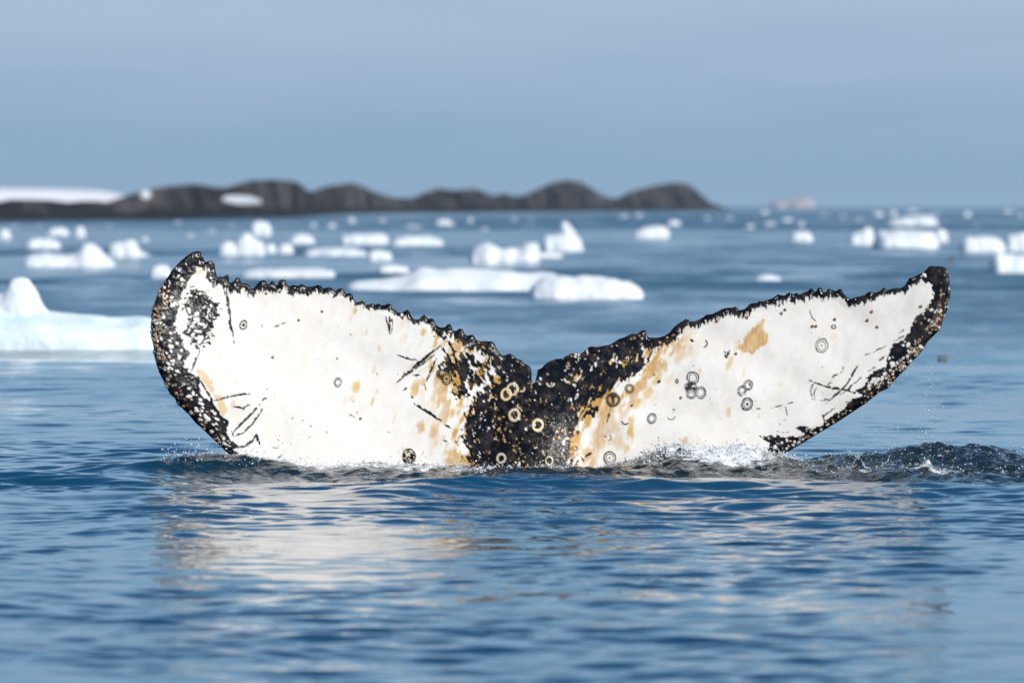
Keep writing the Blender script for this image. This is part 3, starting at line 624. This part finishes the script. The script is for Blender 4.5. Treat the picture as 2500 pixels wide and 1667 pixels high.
v2 = 0.42 + np.minimum(sdf_, 16) / 120 + 1.5 * (flk - 0.5) + 0.9 * (nl - 0.5)
v2 = np.where(sdf_ > -60, v2 + np.minimum(sdf_, 0) / 75, 0); v3 = 0.47 + np.minimum(sdr_, 16) / 120 + 1.5 * (flk - 0.5) + 0.9 * (nl - 0.5)
v3 = np.where(sdr_ > -60, v3 + np.minimum(sdr_, 0) / 75, 0)
BLK = np.maximum(BLK, sstep(0.50, 0.60, np.maximum(v1, np.maximum(v2, v3))))
# flecks inside the dark middle
fk = (fbm(UU / 6, VV / 9, 3, 23) + 0.35 * (fbm(UU / 45, VV / 60, 3, 24) - 0.5)); BLK *= 1 - 0.85 * sstep(0.74, 0.78, fk) * (sdm > 4)
STAIN = np.maximum(STAIN, 0.95 * sstep(-120, -10, np.maximum(sdm, np.maximum(sdf_, sdr_) - 10)) * sstep(0.38, 0.60, tanz))
# left leading band
bandL = q1((345, 85), (372, 112), (350, 150), (320, 200), (278, 270), (242, 350), (230, 420), (205, 490), (192, 560), (225, 620), (245, 680), (290, 740), (250, 780), (262, 830), (300, 860), (320, 880), (350, 892), (355, 980), (390, 1030), (450, 1050), (480, 1130), (540, 1170), (520, 1240), (560, 1300), (600, 1330), (565, 1350), (620, 1390), (680, 1410), (745, 1470), (700, 1520)) + LEAD_L[::-1]
sd = poly_sd(bandL, 60); BLK = np.maximum(BLK, sstep(0.44, 0.58, 0.78 + 0.3 * sstep(720, 670, VV) + sd / 12 + 1.0 * (nf - 0.5) + 0.5 * (nm_ - 0.5)) * (SDF > -6))
bandR = q4((1215, 168), (1260, 165), (1325, 195), (1345, 240), (1335, 320), (1292, 400), (1222, 432), (1200, 500), (1130, 600), (1065, 625), (1040, 690), (1015, 722), (1030, 772), (925, 812), (890, 865), (870, 910), (800, 940), (900, 962), (765, 1005), (745, 1050), (670, 1100), (600, 1158), (520, 1200), (425, 1190), (470, 1235), (320, 1262), (170, 1242), (222, 1290), (212, 1340), (320, 1370)) + LEAD_R[::-1] + q4((1320, 80), (1280, 120))
sdR = poly_sd(bandR, 60); BLK = np.maximum(BLK, sstep(0.44, 0.58, 0.72 + sdR / 12 + 1.1 * (nf - 0.5) + 0.5 * (nm_ - 0.5)) * (SDF > -6))
# scuffed dark patch near the left tip
sc1 = poly_sd(q1((320, 345), (380, 370), (450, 400), (465, 450), (440, 520), (400, 580), (420, 640), (410, 670), (350, 690), (320, 650), (280, 600), (290, 560), (320, 520), (310, 460), (280, 420), (300, 380)), 30)
BLK = np.maximum(BLK, sstep(0.5, 0.60, 0.74 + np.minimum(sc1, 6) / 28 + 1.3 * (fbm(UU / 9, VV / 5, 3, 31) - 0.5)))
# white speckle in the bands
def speckle(n, sdfield, seed, rmin=1.6, rmax=4.6, elong=1.9, lim=(605, 1160), ang=0.9, where=None):
    r = np.random.default_rng(seed); idx = np.argwhere((sdfield > 3) & (SDF > 4) & (nl + 0.35 * (nm_ - 0.5) > 0.455) & (VV > lim[0]) & (VV < lim[1]) & (where if where is not None else True))
    for i, j in idx[r.integers(0, len(idx), n)]:
        ra = rmin + (rmax - rmin) * r.random() ** 2.6; rb = ra * r.uniform(1, elong); a = ang + r.normal(0, 0.5); s = win(GU[j], GV[i], rb * 2 + 3)
        u, v = UU[s] - GU[j], VV[s] - GV[i]; ca, sa = math.cos(a), math.sin(a)
        d = np.hypot((u * ca + v * sa) / rb, (-u * sa + v * ca) / ra) + 0.5 * (nf[s] - 0.5)
        w = sstep(1.15, 0.8, d); BLK[s] *= 1 - 0.95 * w; WHT[s] = np.maximum(WHT[s], w); HGT[s] += 0.0012 * w
speckle(120, sd, 1, lim=(690, 1160), ang=0.6); speckle(30, sd, 2, lim=(605, 800), ang=-1.0, rmax=3.2)
speckle(120, sdR, 3, lim=(640, 1120), ang=-0.7); speckle(26, sc1, 4, 2, 5, 3.0, ang=-0.9)
speckle(80, np.where(D_TRAIL < 22, 22 - D_TRAIL, -1), 5, 1.2, 3.0, 1.6)
speckle(80, sdm, 6, 1.2, 3.2, 1.6)
for p, w in ((q1((205, 485), (240, 450), (300, 380)), 5), (q1((320, 490), (345, 470), (390, 405)), 7)):
    a, b = p[0], p[-1]
# scratches, left fluke
for p, w in ((q1((528, 330), (540, 390), (548, 450), (556, 540), (574, 632)), 7), (q1((515, 330), (520, 370)), 4), (q1((575, 650), (586, 676)), 3), (q1((840, 572), (870, 560)), 3), (q1((885, 552), (912, 540)), 3),
             (q1((370, 915), (420, 1000), (450, 1070), (490, 1130), (540, 1180)), 7), (q1((430, 1045), (560, 1010), (640, 998), (692, 993)), 4.5), (q1((565, 1252), (620, 1192), (700, 1112), (745, 1065)), 5), (q1((575, 1266), (640, 1242), (700, 1185), (762, 1095)), 5),
             (q1((562, 1235), (575, 1268)), 5), (q1((755, 1040), (790, 1022)), 4), (q1((580, 1078), (640, 1085), (690, 1062)), 4.5), (q1((635, 1100), (650, 1075)), 4), (q1((560, 1335), (640, 1332), (700, 1295), (724, 1248)), 6), (q1((722, 1245), (732, 1285), (748, 1318)), 6),
             (q1((600, 1395), (680, 1408), (760, 1418), (806, 1446)), 5), (q1((690, 1412), (740, 1405), (778, 1402)), 4), (q1((700, 1430), (730, 1470), (760, 1480)), 6), (q1((860, 1410), (890, 1378)), 3.4), (q1((915, 1436), (940, 1440)), 3), (q1((950, 1155), (960, 1142)), 3), (q1((1055, 1275), (1066, 1262)), 3), (q1((1062, 1205), (1075, 1195)), 3), (q1((825, 1335), (865, 1342)), 2.6), (q1((245, 470), (300, 385)), 5), (q1((310, 850), (330, 790), (360, 720)), 5), (q1((300, 860), (305, 890)), 6), (q1((780, 962), (797, 962)), 2.4), (q1((270, 440), (290, 500)), 4)):
    stroke(p, w)
for p, w in ((q2((500, 660), (560, 682), (640, 695)), 4), (q2((490, 850), (560, 790), (640, 722), (720, 655), (800, 590)), 7), (q2((560, 805), (650, 735), (760, 655)), 4), (q2((700, 840), (730, 770), (770, 680)), 6), (q2((610, 802), (650, 798)), 5), (q2((540, 908), (562, 888)), 4), (q2((615, 1000), (680, 1042), (760, 1095), (802, 1120)), 6.5), (q2((830, 1150), (872, 1172)), 5), (q2((160, 1080), (190, 1092), (215, 1062)), 3), (q2((438, 385), (440, 450), (442, 510)), 4.5), (q2((415, 390), (425, 440), (436, 470)), 3.5), (q2((455, 400), (455, 500)), 3), (q2((590, 955), (612, 958)), 4), (q2((685, 860), (700, 905)), 3), (q2((820, 1255), (845, 1268)), 5), (q2((68, 676), (74, 692)), 2.6)):
    stroke(p, w)
# scratches, right fluke
for p, w in ((q3((1100, 380), (1075, 450), (1045, 550), (1008, 665)), 5.5), (q3((850, 895), (840, 960), (824, 1040)), 4.5), (q3((1570, 545), (1577, 535)), 2.2), (q3((1585, 548), (1594, 535)), 2.2), (q3((975, 1330), (988, 1390)), 2.4), (q3((1230, 615), (1245, 625)), 4), (q3((1265, 690), (1290, 672)), 7), (q3((1840, 420), (1862, 470), (1890, 415)), 5), (q3((1845, 415), (1890, 440)), 4), (q3((800, 1150), (835, 1170)), 4), (q3((640, 1330), (690, 1300)), 6), (q3((600, 1330), (625, 1370)), 6), (q3((1400, 922), (1418, 930)), 3), (q3((1030, 900), (1055, 880)), 4), (q3((1550, 320), (1575, 330)), 8)):
    stroke(p, w)
for p, w in ((q4((490, 862), (560, 890), (640, 915), (720, 922), (800, 945), (880, 935)), 5), (q4((825, 765), (760, 862), (690, 950), (605, 1015)), 5), (q4((520, 880), (500, 930), (512, 995)), 3), (q4((540, 900), (520, 960), (530, 1000)), 2.4), (q4((575, 940), (595, 985)), 3), (q4((640, 860), (660, 830), (725, 800)), 3), (q4((1020, 628), (870, 692)), 2.6), (q4((1060, 620), (1130, 600)), 5), (q4((1140, 560), (1082, 590)), 3), (q4((490, 380), (500, 410), (515, 440), (540, 465)), 2.6), (q4((265, 1210), (350, 1213)), 2.6), (q4((235, 1060), (260, 1040), (310, 1035)), 4), (q4((345, 1022), (382, 1012)), 3), (q4((328, 1040), (340, 1105)), 2.6), (q4((665, 1048), (585, 1108), (600, 1152)), 4.5), (q4((880, 880), (910, 830), (1000, 800), (1040, 780)), 6), (q4((770, 900), (850, 840)), 3.6), (q4((400, 1188), (480, 1180)), 6), (q4((150, 1240), (220, 1275), (320, 1262)), 5.5), (q4((700, 960), (760, 920), (800, 870)), 4), (q4((960, 735), (1010, 690)), 5), (q4((130, 1060), (155, 1050)), 3), (q4((570, 1000), (650, 985)), 3), (q4((600, 900), (650, 870)), 3.5), (q4((740, 1010), (800, 1000), (880, 960)), 6), (q4((890, 800), (945, 770)), 2.4), (q4((1100, 540), (1140, 520)), 2.6)):
    stroke(p, w)
# tan diatom stains
blot_poly(q1((330, 840), (370, 825), (405, 850), (420, 890), (450, 920), (470, 990), (500, 1010), (535, 1060), (525, 1130), (490, 1120), (470, 1050), (430, 990), (390, 930), (345, 890)), 0.62)
blot_poly(q1((310, 240), (340, 210), (380, 215), (370, 240)), 0.5, 5)
blot_poly(q4((175, 452), (180, 520), (215, 560), (210, 612), (150, 650), (100, 692), (30, 662), (0, 650), (60, 560), (110, 500)), 0.85)
for x, y, a, b, v in ((195, 340, 22, 45, .7), (170, 380, 20, 60, .3), (678, 500, 22, 38, .9), (762, 575, 26, 48, .9), (365, 610, 20, 36, .6), (275, 495, 16, 30, .35), (330, 755, 16, 42, .45), (205, 870, 40, 60, .85), (165, 970, 40, 45, .45), (350, 910, 14, 36, .55), (320, 980, 12, 42, .75), (470, 1110, 14, 50, .4), (620, 910, 36, 80, .8), (680, 850, 20, 40, .85), (790, 990, 18, 80, .85), (750, 950, 25, 60, .6), (660, 1170, 45, 65, .8), (750, 1200, 50, 75, .8), (870, 1410, 45, 45, .8), (905, 1260, 20, 40, .7), (900, 680, 40, 70, .8), (650, 1390, 10, 40, .4), (515, 560, 10, 25, .3), (240, 1040, 30, 50, .25), (120, 990, 20, 40, .3)):
    blot(q2((x, y))[0], a / 2.9, b / 2.9, 0.25, v)
for x, y, a, b, v, g in ((1275, 640, 32, 95, .85, .4), (1080, 870, 110, 60, .85, -.5), (1030, 1100, 45, 140, .95, .05), (850, 1050, 130, 110, .6, -.4), (760, 1180, 90, 130, .7, .2), (930, 1200, 90, 80, .6, 0), (1180, 780, 50, 90, .7, .5), (850, 520, 16, 50, .9, .2), (1450, 440, 40, 110, .55, .35), (1520, 300, 30, 70, .6, .4), (1630, 600, 12, 50, .6, .2), (1500, 1210, 36, 62, .7, .2), (1880, 945, 32, 60, .6, .1), (1890, 520, 34, 90, .65, .4), (1960, 360, 30, 100, .45, .35), (640, 1300, 60, 60, .7, 0), (1000, 1260, 40, 60, .6, 0), (1110, 480, 60, 70, .7, 0), (1650, 170, 40, 40, .3, 0), (1320, 1195, 40, 30, .3, 0), (2010, 600, 20, 60, .25, .2), (1140, 1310, 10, 40, .5, 0)):
    blot(q3((x, y))[0], a / 3.56, b / 3.56, g, v)
for x, y, a, b, v in ((660, 560, 30, 40, .3), (290, 890, 30, 25, .25), (140, 1110, 14, 20, .4), (450, 935, 8, 16, .3), (45, 810, 16, 50, .25), (650, 935, 12, 20, .7)):
    blot(q4((x, y))[0], a / 2.8, b / 2.8, 0.2, v)
for x, y, a, b, v in ((785, 425, 12, 20, .3), (1160, 675, 12, 20, .6), (600, 920, 8, 18, .45), (575, 1060, 18, 40, .45), (490, 755, 10, 18, .3), (805, 1130, 14, 14, .35), (845, 1260, 16, 22, .3), (900, 1350, 14, 20, .3), (410, 345, 18, 12, .35), (1170, 850, 8, 12, .35), (985, 1055, 14, 14, .25), (917, 1175, 10, 12, .35), (1245, 570, 10, 20, .3), (1130, 540, 16, 40, .25), (1290, 1040, 20, 60, .3), (1050, 1400, 12, 16, .4), (840, 1015, 10, 16, .3)):
    blot(q1((x, y))[0], a / 2.6, b / 2.6, 0.2, v)
# round scars
R = lambda q, x, y: q((x, y))[0]
ring(R(q1, 642, 555), 9.5, 12, 0.4, 2.4, False, 4.5); ring(R(q1, 1243, 922), 9.5, 12, 0.3, 2.4, True)
ring(R(q2, 805, 790), 11, 11, 0, 3.2, fill=0.55); ring(R(q2, 843, 825), 11, 12, 0, 2.6, True, 4)
for x, y, rr_ in ((1265, 935, 10), (1310, 898, 10.5), (1323, 1080, 12), (1490, 1150, 10.5), (1230, 1383, 11)): ring(R(q2, x, y), rr_, rr_ * 1.12, 0.2, 3.6, pale=True)
ring(R(q2, 1570, 1400), 8, 10, 0, 1.8, pale=True); ring(R(q2, 1375, 895), 6, 6, 0, 2.4, arc=0.8, pale=True); ring(R(q2, 1700, 830), 8, 8, 0, 3, arc=2.2, pale=True); ring(R(q2, 1580, 850), 8, 8, 0, 3, arc=1.6, pale=True)
s = win(*R(q2, 577, 1375), 26); ov = np.hypot((UU[s] - 998.7) / 16.5, (VV[s] - 1113.6) / 20.5); BLK[s] = np.maximum(BLK[s], sstep(1.05, 0.95, ov + 0.2 * (nf[s] - .5))); BLK[s] *= 1 - sstep(0.60, 0.66, fbm(UU[s] / 4, VV[s] / 4, 2, 77)) * (ov < 0.85) * 0.8; CREAM[s] = np.maximum(CREAM[s], (ov < 0.85) * 0.6)
for x, y, rx, ry, kw in ((1022, 742, 11, 12, dict(double=True, w=2.8)), (877, 837, 12.5, 12.5, dict(w=5, fill=0.5)), (1572, 648, 12.5, 13, dict(double=True, w=2.2)), (1555, 730, 12, 11, dict(fill=0.62)), (1558, 790, 11.5, 12, dict(double=True, w=2.2)), (1645, 775, 11.5, 13, dict(double=True, fill=0.3)), (2052, 712, 11, 13.5, dict(double=True, fill=0.35, ang=0.5)), (2000, 757, 10.5, 13.5, dict(double=True, fill=0.3, ang=0.5)), (2043, 875, 11.5, 14, dict(double=True, dot=3.6, ang=0.3)), (1215, 1000, 10.5, 12.5, dict(double=True, ang=0.3, w=2.2)), (1385, 980, 9, 8, dict(arc=1.4, w=2.0)), (848, 1343, 12.5, 13.5, dict(double=True, w=2.2, dot=2)), (1668, 350, 9, 9, dict(arc=0.3, w=2.2)), (985, 1022, 9, 9, dict(arc=1.8, w=2.2)), (1435, 678, 3, 4, dict(w=2)), (550, 1258, 5, 5, dict(w=2.4)), (840, 1165, 6, 6, dict(arc=0.2, w=2))):
    ring(R(q3, x, y), rx, ry, **kw)
ring(R(q4, 575, 625), 12, 14.5, 0.3, 2.4, True, 1.6); ring(R(q4, 658, 497), 4.5, 3.5, 0, 2.4, fill=0.4)
# ticks
r = np.random.default_rng(12)
idx = np.argwhere((SDF > 40) & (VV < 1120) & (sdm < -60))
for i, j in idx[r.integers(0, len(idx), 70)]:
    a = r.normal(-0.9, 0.5); l = r.uniform(1, 5); stroke([(GU[j] - l * math.cos(a), GV[i] - l * math.sin(a)), (GU[j] + l * math.cos(a), GV[i] + l * math.sin(a))], r.uniform(1.4, 2.6), 0.8, r.uniform(0.3, 0.9))

# mesh: a grid snapped to the outline, front and back skins meeting at the rim
print('fluke mesh')
keep = SDF > -STEP * 0.75
seg_a = POLY; seg_b = np.roll(POLY, -1, 0)
SU, SV = UU.copy(), VV.copy()
bi, bj = np.where(keep & (SDF < 0.25 * STEP))
pu, pv = UU[bi, bj], VV[bi, bj]; bd = np.full(len(pu), 1e9); nu, nv = pu.copy(), pv.copy()
for a, b in zip(seg_a, seg_b):
    d = b - a; t = np.clip(((pu - a[0]) * d[0] + (pv - a[1]) * d[1]) / max(d @ d, 1e-9), 0, 1); x = a[0] + t * d[0]; y = a[1] + t * d[1]
    dd = np.hypot(pu - x, pv - y); m = dd < bd; bd = np.where(m, dd, bd); nu = np.where(m, x, nu); nv = np.where(m, y, nv)
SU[bi, bj] = nu; SV[bi, bj] = nv
S = np.clip(SDF, 0, None); S[bi, bj] = 0
sm = S / 463.0
cell = keep[:-1, :-1] & keep[1:, :-1] & keep[:-1, 1:] & keep[1:, 1:]
# mid surface: leans back, tips curl towards the viewer, a keel in the middle
a_ = np.abs(SU - 1275)
Y0 = 0.16 * (1145 - SV) / 463.0 - np.where(SU < 1275, 0.28, 0.12) * np.clip((a_ - 250) / 780, 0, 1.2) ** 2.0
tl = 0.050 * np.sqrt(1 - (1 - np.clip(D_LEAD / 463 / 0.12, 0, 1)) ** 2)
tt = 0.013 * np.sqrt(1 - (1 - np.clip(D_TRAIL / 463 / 0.022, 0, 1)) ** 2) + 0.045 * sstep(0.0, 0.70, D_TRAIL / 463)
TH = 1.0 / (1.0 / np.maximum(tl, 1e-6) ** 3 + 1.0 / np.maximum(tt, 1e-6) ** 3) ** (1 / 3.0) * np.where(S > 0, 1, 0) * np.clip(sm / 0.004, 0, 1)
TH += np.where(S > 0, 1, 0) * (0.10 * np.exp(-((SU - 1285) / 110) ** 2) * sstep(900, 1250, SV) + 0.18 * np.exp(-((SU - 1280) / 120) ** 2) * sstep(1200, 1440, SV)) * np.clip(sm / 0.10, 0, 1)
knob = fbm(UU / 11, VV / 11, 2, 81) - 0.5
HGT += BLK * (0.007 * knob + 0.005 * (nf - 0.5)) * np.clip(sm / 0.015, 0, 1) * np.clip((30 - np.minimum(D_LEAD - 20, D_TRAIL)) / 30, 0.15, 1)
HGT += (0.004 * (nl - 0.5) + 0.028 * (fbm(UU / 170, VV / 130, 2, 90) - 0.5)) * np.clip(sm / 0.05, 0, 1)
X0, Z0 = unproject(SU, SV, Y0)
used = np.zeros(keep.shape, bool)
for di in (0, 1):
    for dj in (0, 1): used[di:used.shape[0] - 1 + di, dj:used.shape[1] - 1 + dj] |= cell
nF = int(used.sum()); idf = np.full(keep.shape, -1); idf[used] = np.arange(nF)
back = used & (S > 0); nB = int(back.sum()); idb = idf.copy(); idb[back] = nF + np.arange(nB)
Vf = np.stack([X0, Y0 - TH - HGT * (S > 0), Z0], -1)[used]; Vb = np.stack([X0, Y0 + TH, Z0], -1)[back]
ci, cj = np.where(cell)
quad = lambda I: np.stack([I[ci, cj], I[ci + 1, cj], I[ci + 1, cj + 1], I[ci, cj + 1]], -1)
faces = np.concatenate([quad(idf), quad(idb)[:, ::-1]])
# rim cells whose two skins would coincide keep the front one only
faces_b = quad(idb)[:, ::-1]; same = (faces_b < nF).all(1); faces = np.concatenate([quad(idf), faces_b[~same]])
ORG = np.array([float(unproject(1285, 1145, 0)[0]), 0.0, 0.0])
white = np.array([0.83, 0.79, 0.73]); tan = np.array([0.66, 0.41, 0.09]); rust = np.array([0.54, 0.27, 0.045]); black = np.array([0.0055, 0.0045, 0.005]); cream = np.array([0.78, 0.62, 0.36])
STAIN *= np.clip(0.55 + 0.9 * nfv, 0, 1.05)
col = white * (1 - 0.06 * (nm_ - 0.5)[..., None]) * (1 - STAIN[..., None]) + (tan + (rust - tan) * (0.9 * sstep(0.45, 0.72, tanz))[..., None]) * STAIN[..., None]
col = col * (1 - 0.9 * CREAM[..., None]) + cream * 0.9 * CREAM[..., None]
col = col * (1 - BLK[..., None]) + black * BLK[..., None]
me = mesh_from('whale_tail', np.concatenate([Vf, Vb]) - ORG, faces, M_SKIN)
# the upper side of the tail is dark all over
cb = np.broadcast_to(np.array([0.014, 0.014, 0.016]), (nB, 3))
color_attr(me, 'pigment', np.concatenate([col[used], cb])); float_attr(me, 'blackness', np.concatenate([BLK[used], np.ones(nB)]))
whale = tag(link('whale_tail', me, loc=tuple(ORG)), 'raised whale tail fluke, white underside blotched black and tan, standing out of the sea', 'whale')

# barnacles: one small crater each
def barnacle_mesh(mat, seed):
    n = 9; r_ = np.random.default_rng(seed); V = []
    for rad, z in ((1.0, -0.25), (0.92, 0.25), (0.52, 0.72), (0.36, 0.62), (0.22, 0.30)):
        for k in range(n):
            a = 2 * math.pi * k / n; q = rad * (1 + 0.16 * math.sin(3 * a + seed) + r_.uniform(-0.06, 0.06)); V.append((q * math.cos(a), q * math.sin(a), z * (1 + r_.uniform(-.1, .1))))
    F = [(i * n + k, i * n + (k + 1) % n, (i + 1) * n + (k + 1) % n, (i + 1) * n + k) for i in range(4) for k in range(n)]
    me = mesh_from('barnacle', V, F, mat)
    return me
BM = [barnacle_mesh(M_BARN[k % 3], k) for k in range(6)]
gy, gx = np.gradient(np.stack([X0, Y0 - TH - HGT, Z0], -1), axis=(0, 1))
NRM = np.cross(gx, gy); NRM /= np.maximum(np.linalg.norm(NRM, axis=-1, keepdims=True), 1e-9); NRM = np.where(NRM[..., 1:2] > 0, -NRM, NRM)
def barnacle(u, v, size, kind):
    j = int(np.clip(np.searchsorted(GU, u), 0, len(GU) - 1)); i = int(np.clip(np.searchsorted(GV, v), 0, len(GV) - 1))
    if not used[i, j]: return
    p = np.array([X0[i, j], Y0[i, j] - TH[i, j] - HGT[i, j], Z0[i, j]]) - ORG
    o = bpy.data.objects.new('barnacle', BM[kind + 3 * int(rng.integers(0, 2))]); C.objects.link(o); o.parent = whale
    o.location = p; s_ = size / 463.0 / 2; o.scale = (s_, s_, s_ * rng.uniform(0.7, 1.1))
    nv_ = Vector(NRM[i, j]) + Vector(rng.normal(0, 0.12, 3)); o.rotation_euler = nv_.to_track_quat('Z', 'Y').to_euler()
for x, y in ((300, 402), (322, 378), (508, 490), (535, 492), (665, 443), (885, 448), (915, 392), (952, 497), (1250, 355), (1293, 373), (1210, 460), (1275, 440), (1310, 490), (1250, 475), (65, 430)): barnacle(*q4((x, y))[0], 8.5, 2)
for x, y in ((988, 522), (1140, 470), (827, 762), (780, 352), (870, 345)): barnacle(*q1((x, y))[0], 7.5, 2)
for x, y in ((230, 1105), (450, 410), (1065, 568), (1145, 608), (1700, 715), (1555, 793), (1245, 1248), (1140, 1338), (1440, 885), (1450, 845)): barnacle(*q2((x, y))[0], 8, 2)
for x, y in ((1028, 306), (1062, 300), (485, 524), (305, 614), (2042, 117), (1775, 150), (1945, 435), (1467, 820), (255, 1400)): barnacle(*q3((x, y))[0], 8, 1 if x < 1000 else 2)
def cluster(n, cond, seed, smin, smax, kinds):
    r = np.random.default_rng(seed); idx = np.argwhere(cond & used & (S > 0) & (nm_ + 0.5 * (nl - 0.5) > 0.46)); pts = []
    for i, j in idx[r.permutation(len(idx))]:
        s_ = r.uniform(smin, smax)
        if all((GU[j] - a) ** 2 + (GV[i] - b) ** 2 > (0.42 * (s_ + c)) ** 2 for a, b, c in pts):
            pts.append((GU[j], GV[i], s_)); barnacle(GU[j], GV[i], s_, int(r.choice(kinds)))
            if len(pts) >= n: break
left = (UU < 760) & (D_LEAD < 46); right = (UU > 1900) & (D_LEAD < 46)
cluster(42, left & (D_LEAD < 32) & (VV > 688) & (VV < 775), 1, 5, 10, (0, 0, 1, 2)); cluster(38, left & (D_LEAD < 24) & (VV > 770) & (VV < 960), 2, 6, 11, (1, 1, 1, 2))
cluster(22, left & (D_LEAD < 22) & (VV > 960) & (VV < 1150), 3, 5, 9, (1, 2, 0))
cluster(52, right & (D_LEAD < 26) & (VV > 690) & (VV < 805), 4, 5, 10, (0, 0, 2, 1)); cluster(34, right & (D_LEAD < 26) & (VV > 810) & (VV < 960), 5, 6, 11, (1, 1, 2)); cluster(14, right & (D_LEAD < 14) & (VV > 960) & (VV < 1080), 6, 5, 8, (1, 2))

# ------------------------------------------------------------------ spray: thousands of drops, one mass
def build_spray():
    t = (1 + 5 ** 0.5) / 2
    iv = np.array([(-1, t, 0), (1, t, 0), (-1, -t, 0), (1, -t, 0), (0, -1, t), (0, 1, t), (0, -1, -t), (0, 1, -t), (t, 0, -1), (t, 0, 1), (-t, 0, -1), (-t, 0, 1)], float); iv /= np.linalg.norm(iv[0])
    ifc = np.array([(0, 11, 5), (0, 5, 1), (0, 1, 7), (0, 7, 10), (0, 10, 11), (1, 5, 9), (5, 11, 4), (11, 10, 2), (10, 7, 6), (7, 1, 8), (3, 9, 4), (3, 4, 2), (3, 2, 6), (3, 6, 8), (3, 8, 9), (4, 9, 5), (2, 4, 11), (6, 2, 10), (8, 6, 7), (9, 8, 1)])
    r = np.random.default_rng(5); P = []; Rr = []
    def add(u, v, Y, rad):
        x, z = unproject(u, v, Y); P.append(np.stack([x, Y, z], -1)); Rr.append(rad)
    def surf(n, u0, u1, y0, y1, rmin, rmax, lift):
        x = (r.uniform(u0, u1, n) - U0) * 30 / F_PX; y = r.uniform(y0, y1, n); z = sea_height(x, y) + r.exponential(lift, n)
        P.append(np.stack([x, y, z], -1)); Rr.append(rmin + (rmax - rmin) * r.random(n) ** 3)
    surf(2000, 560, 1330, -0.75, -0.12, 0.001, 0.006, 0.010); surf(900, 420, 720, -1.1, -0.2, 0.001, 0.006, 0.022); surf(1300, 1560, 1960, -0.5, -0.15, 0.001, 0.007, 0.012)
    surf(500, 1300, 1620, -0.4, -0.12, 0.0015, 0.005, 0.006); surf(500, 1900, 2560, -1.0, -0.2, 0.0015, 0.005, 0.010)
    # drips falling from both flukes
    n = 260; u = r.normal(2240, 75, n); v = 1120 - np.abs(r.normal(0, 75, n)); add(u, v, r.uniform(-0.5, 0.1, n), 0.0010 + 0.0035 * r.random(n) ** 3)
    n = 60; u = r.normal(2268, 9, n); v = r.uniform(880, 1110, n); add(u, v, r.uniform(-0.3, 0, n), 0.0012 + 0.004 * r.random(n) ** 2)
    n = 120; u = r.uniform(1990, 2500, n); v = 1115 - r.exponential(28, n); add(u, v, r.uniform(-0.6, -0.1, n), 0.001 + 0.003 * r.random(n) ** 3)
    n = 220; u = r.normal(520, 60, n); v = 1160 - np.abs(r.normal(0, 60, n)); add(u, v, r.uniform(-0.6, -0.1, n), 0.0010 + 0.0032 * r.random(n) ** 3)
    n = 60; u = r.uniform(385, 450, n); v = 900 + (u - 385) * 1.6 + r.uniform(0, 200, n); add(u, v, r.uniform(-0.4, -0.1, n), 0.001 + 0.003 * r.random(n) ** 3)
    P = np.concatenate(P); Rr = np.concatenate(Rr); n = len(P)
    st = 1 + 0.35 * r.random((n, 1, 1)) * np.array([0, 0, 1.0])
    Vt = P[:, None, :] + iv[None] * Rr[:, None, None] * st
    Fc = ifc[None] + (np.arange(n) * 12)[:, None, None]
    tag(link('water_spray', mesh_from('water_spray', Vt.reshape(-1, 3), Fc.reshape(-1, 3), M_SPRAY)), 'fine spray and drops of water thrown up around the tail', kind='stuff')
build_spray()
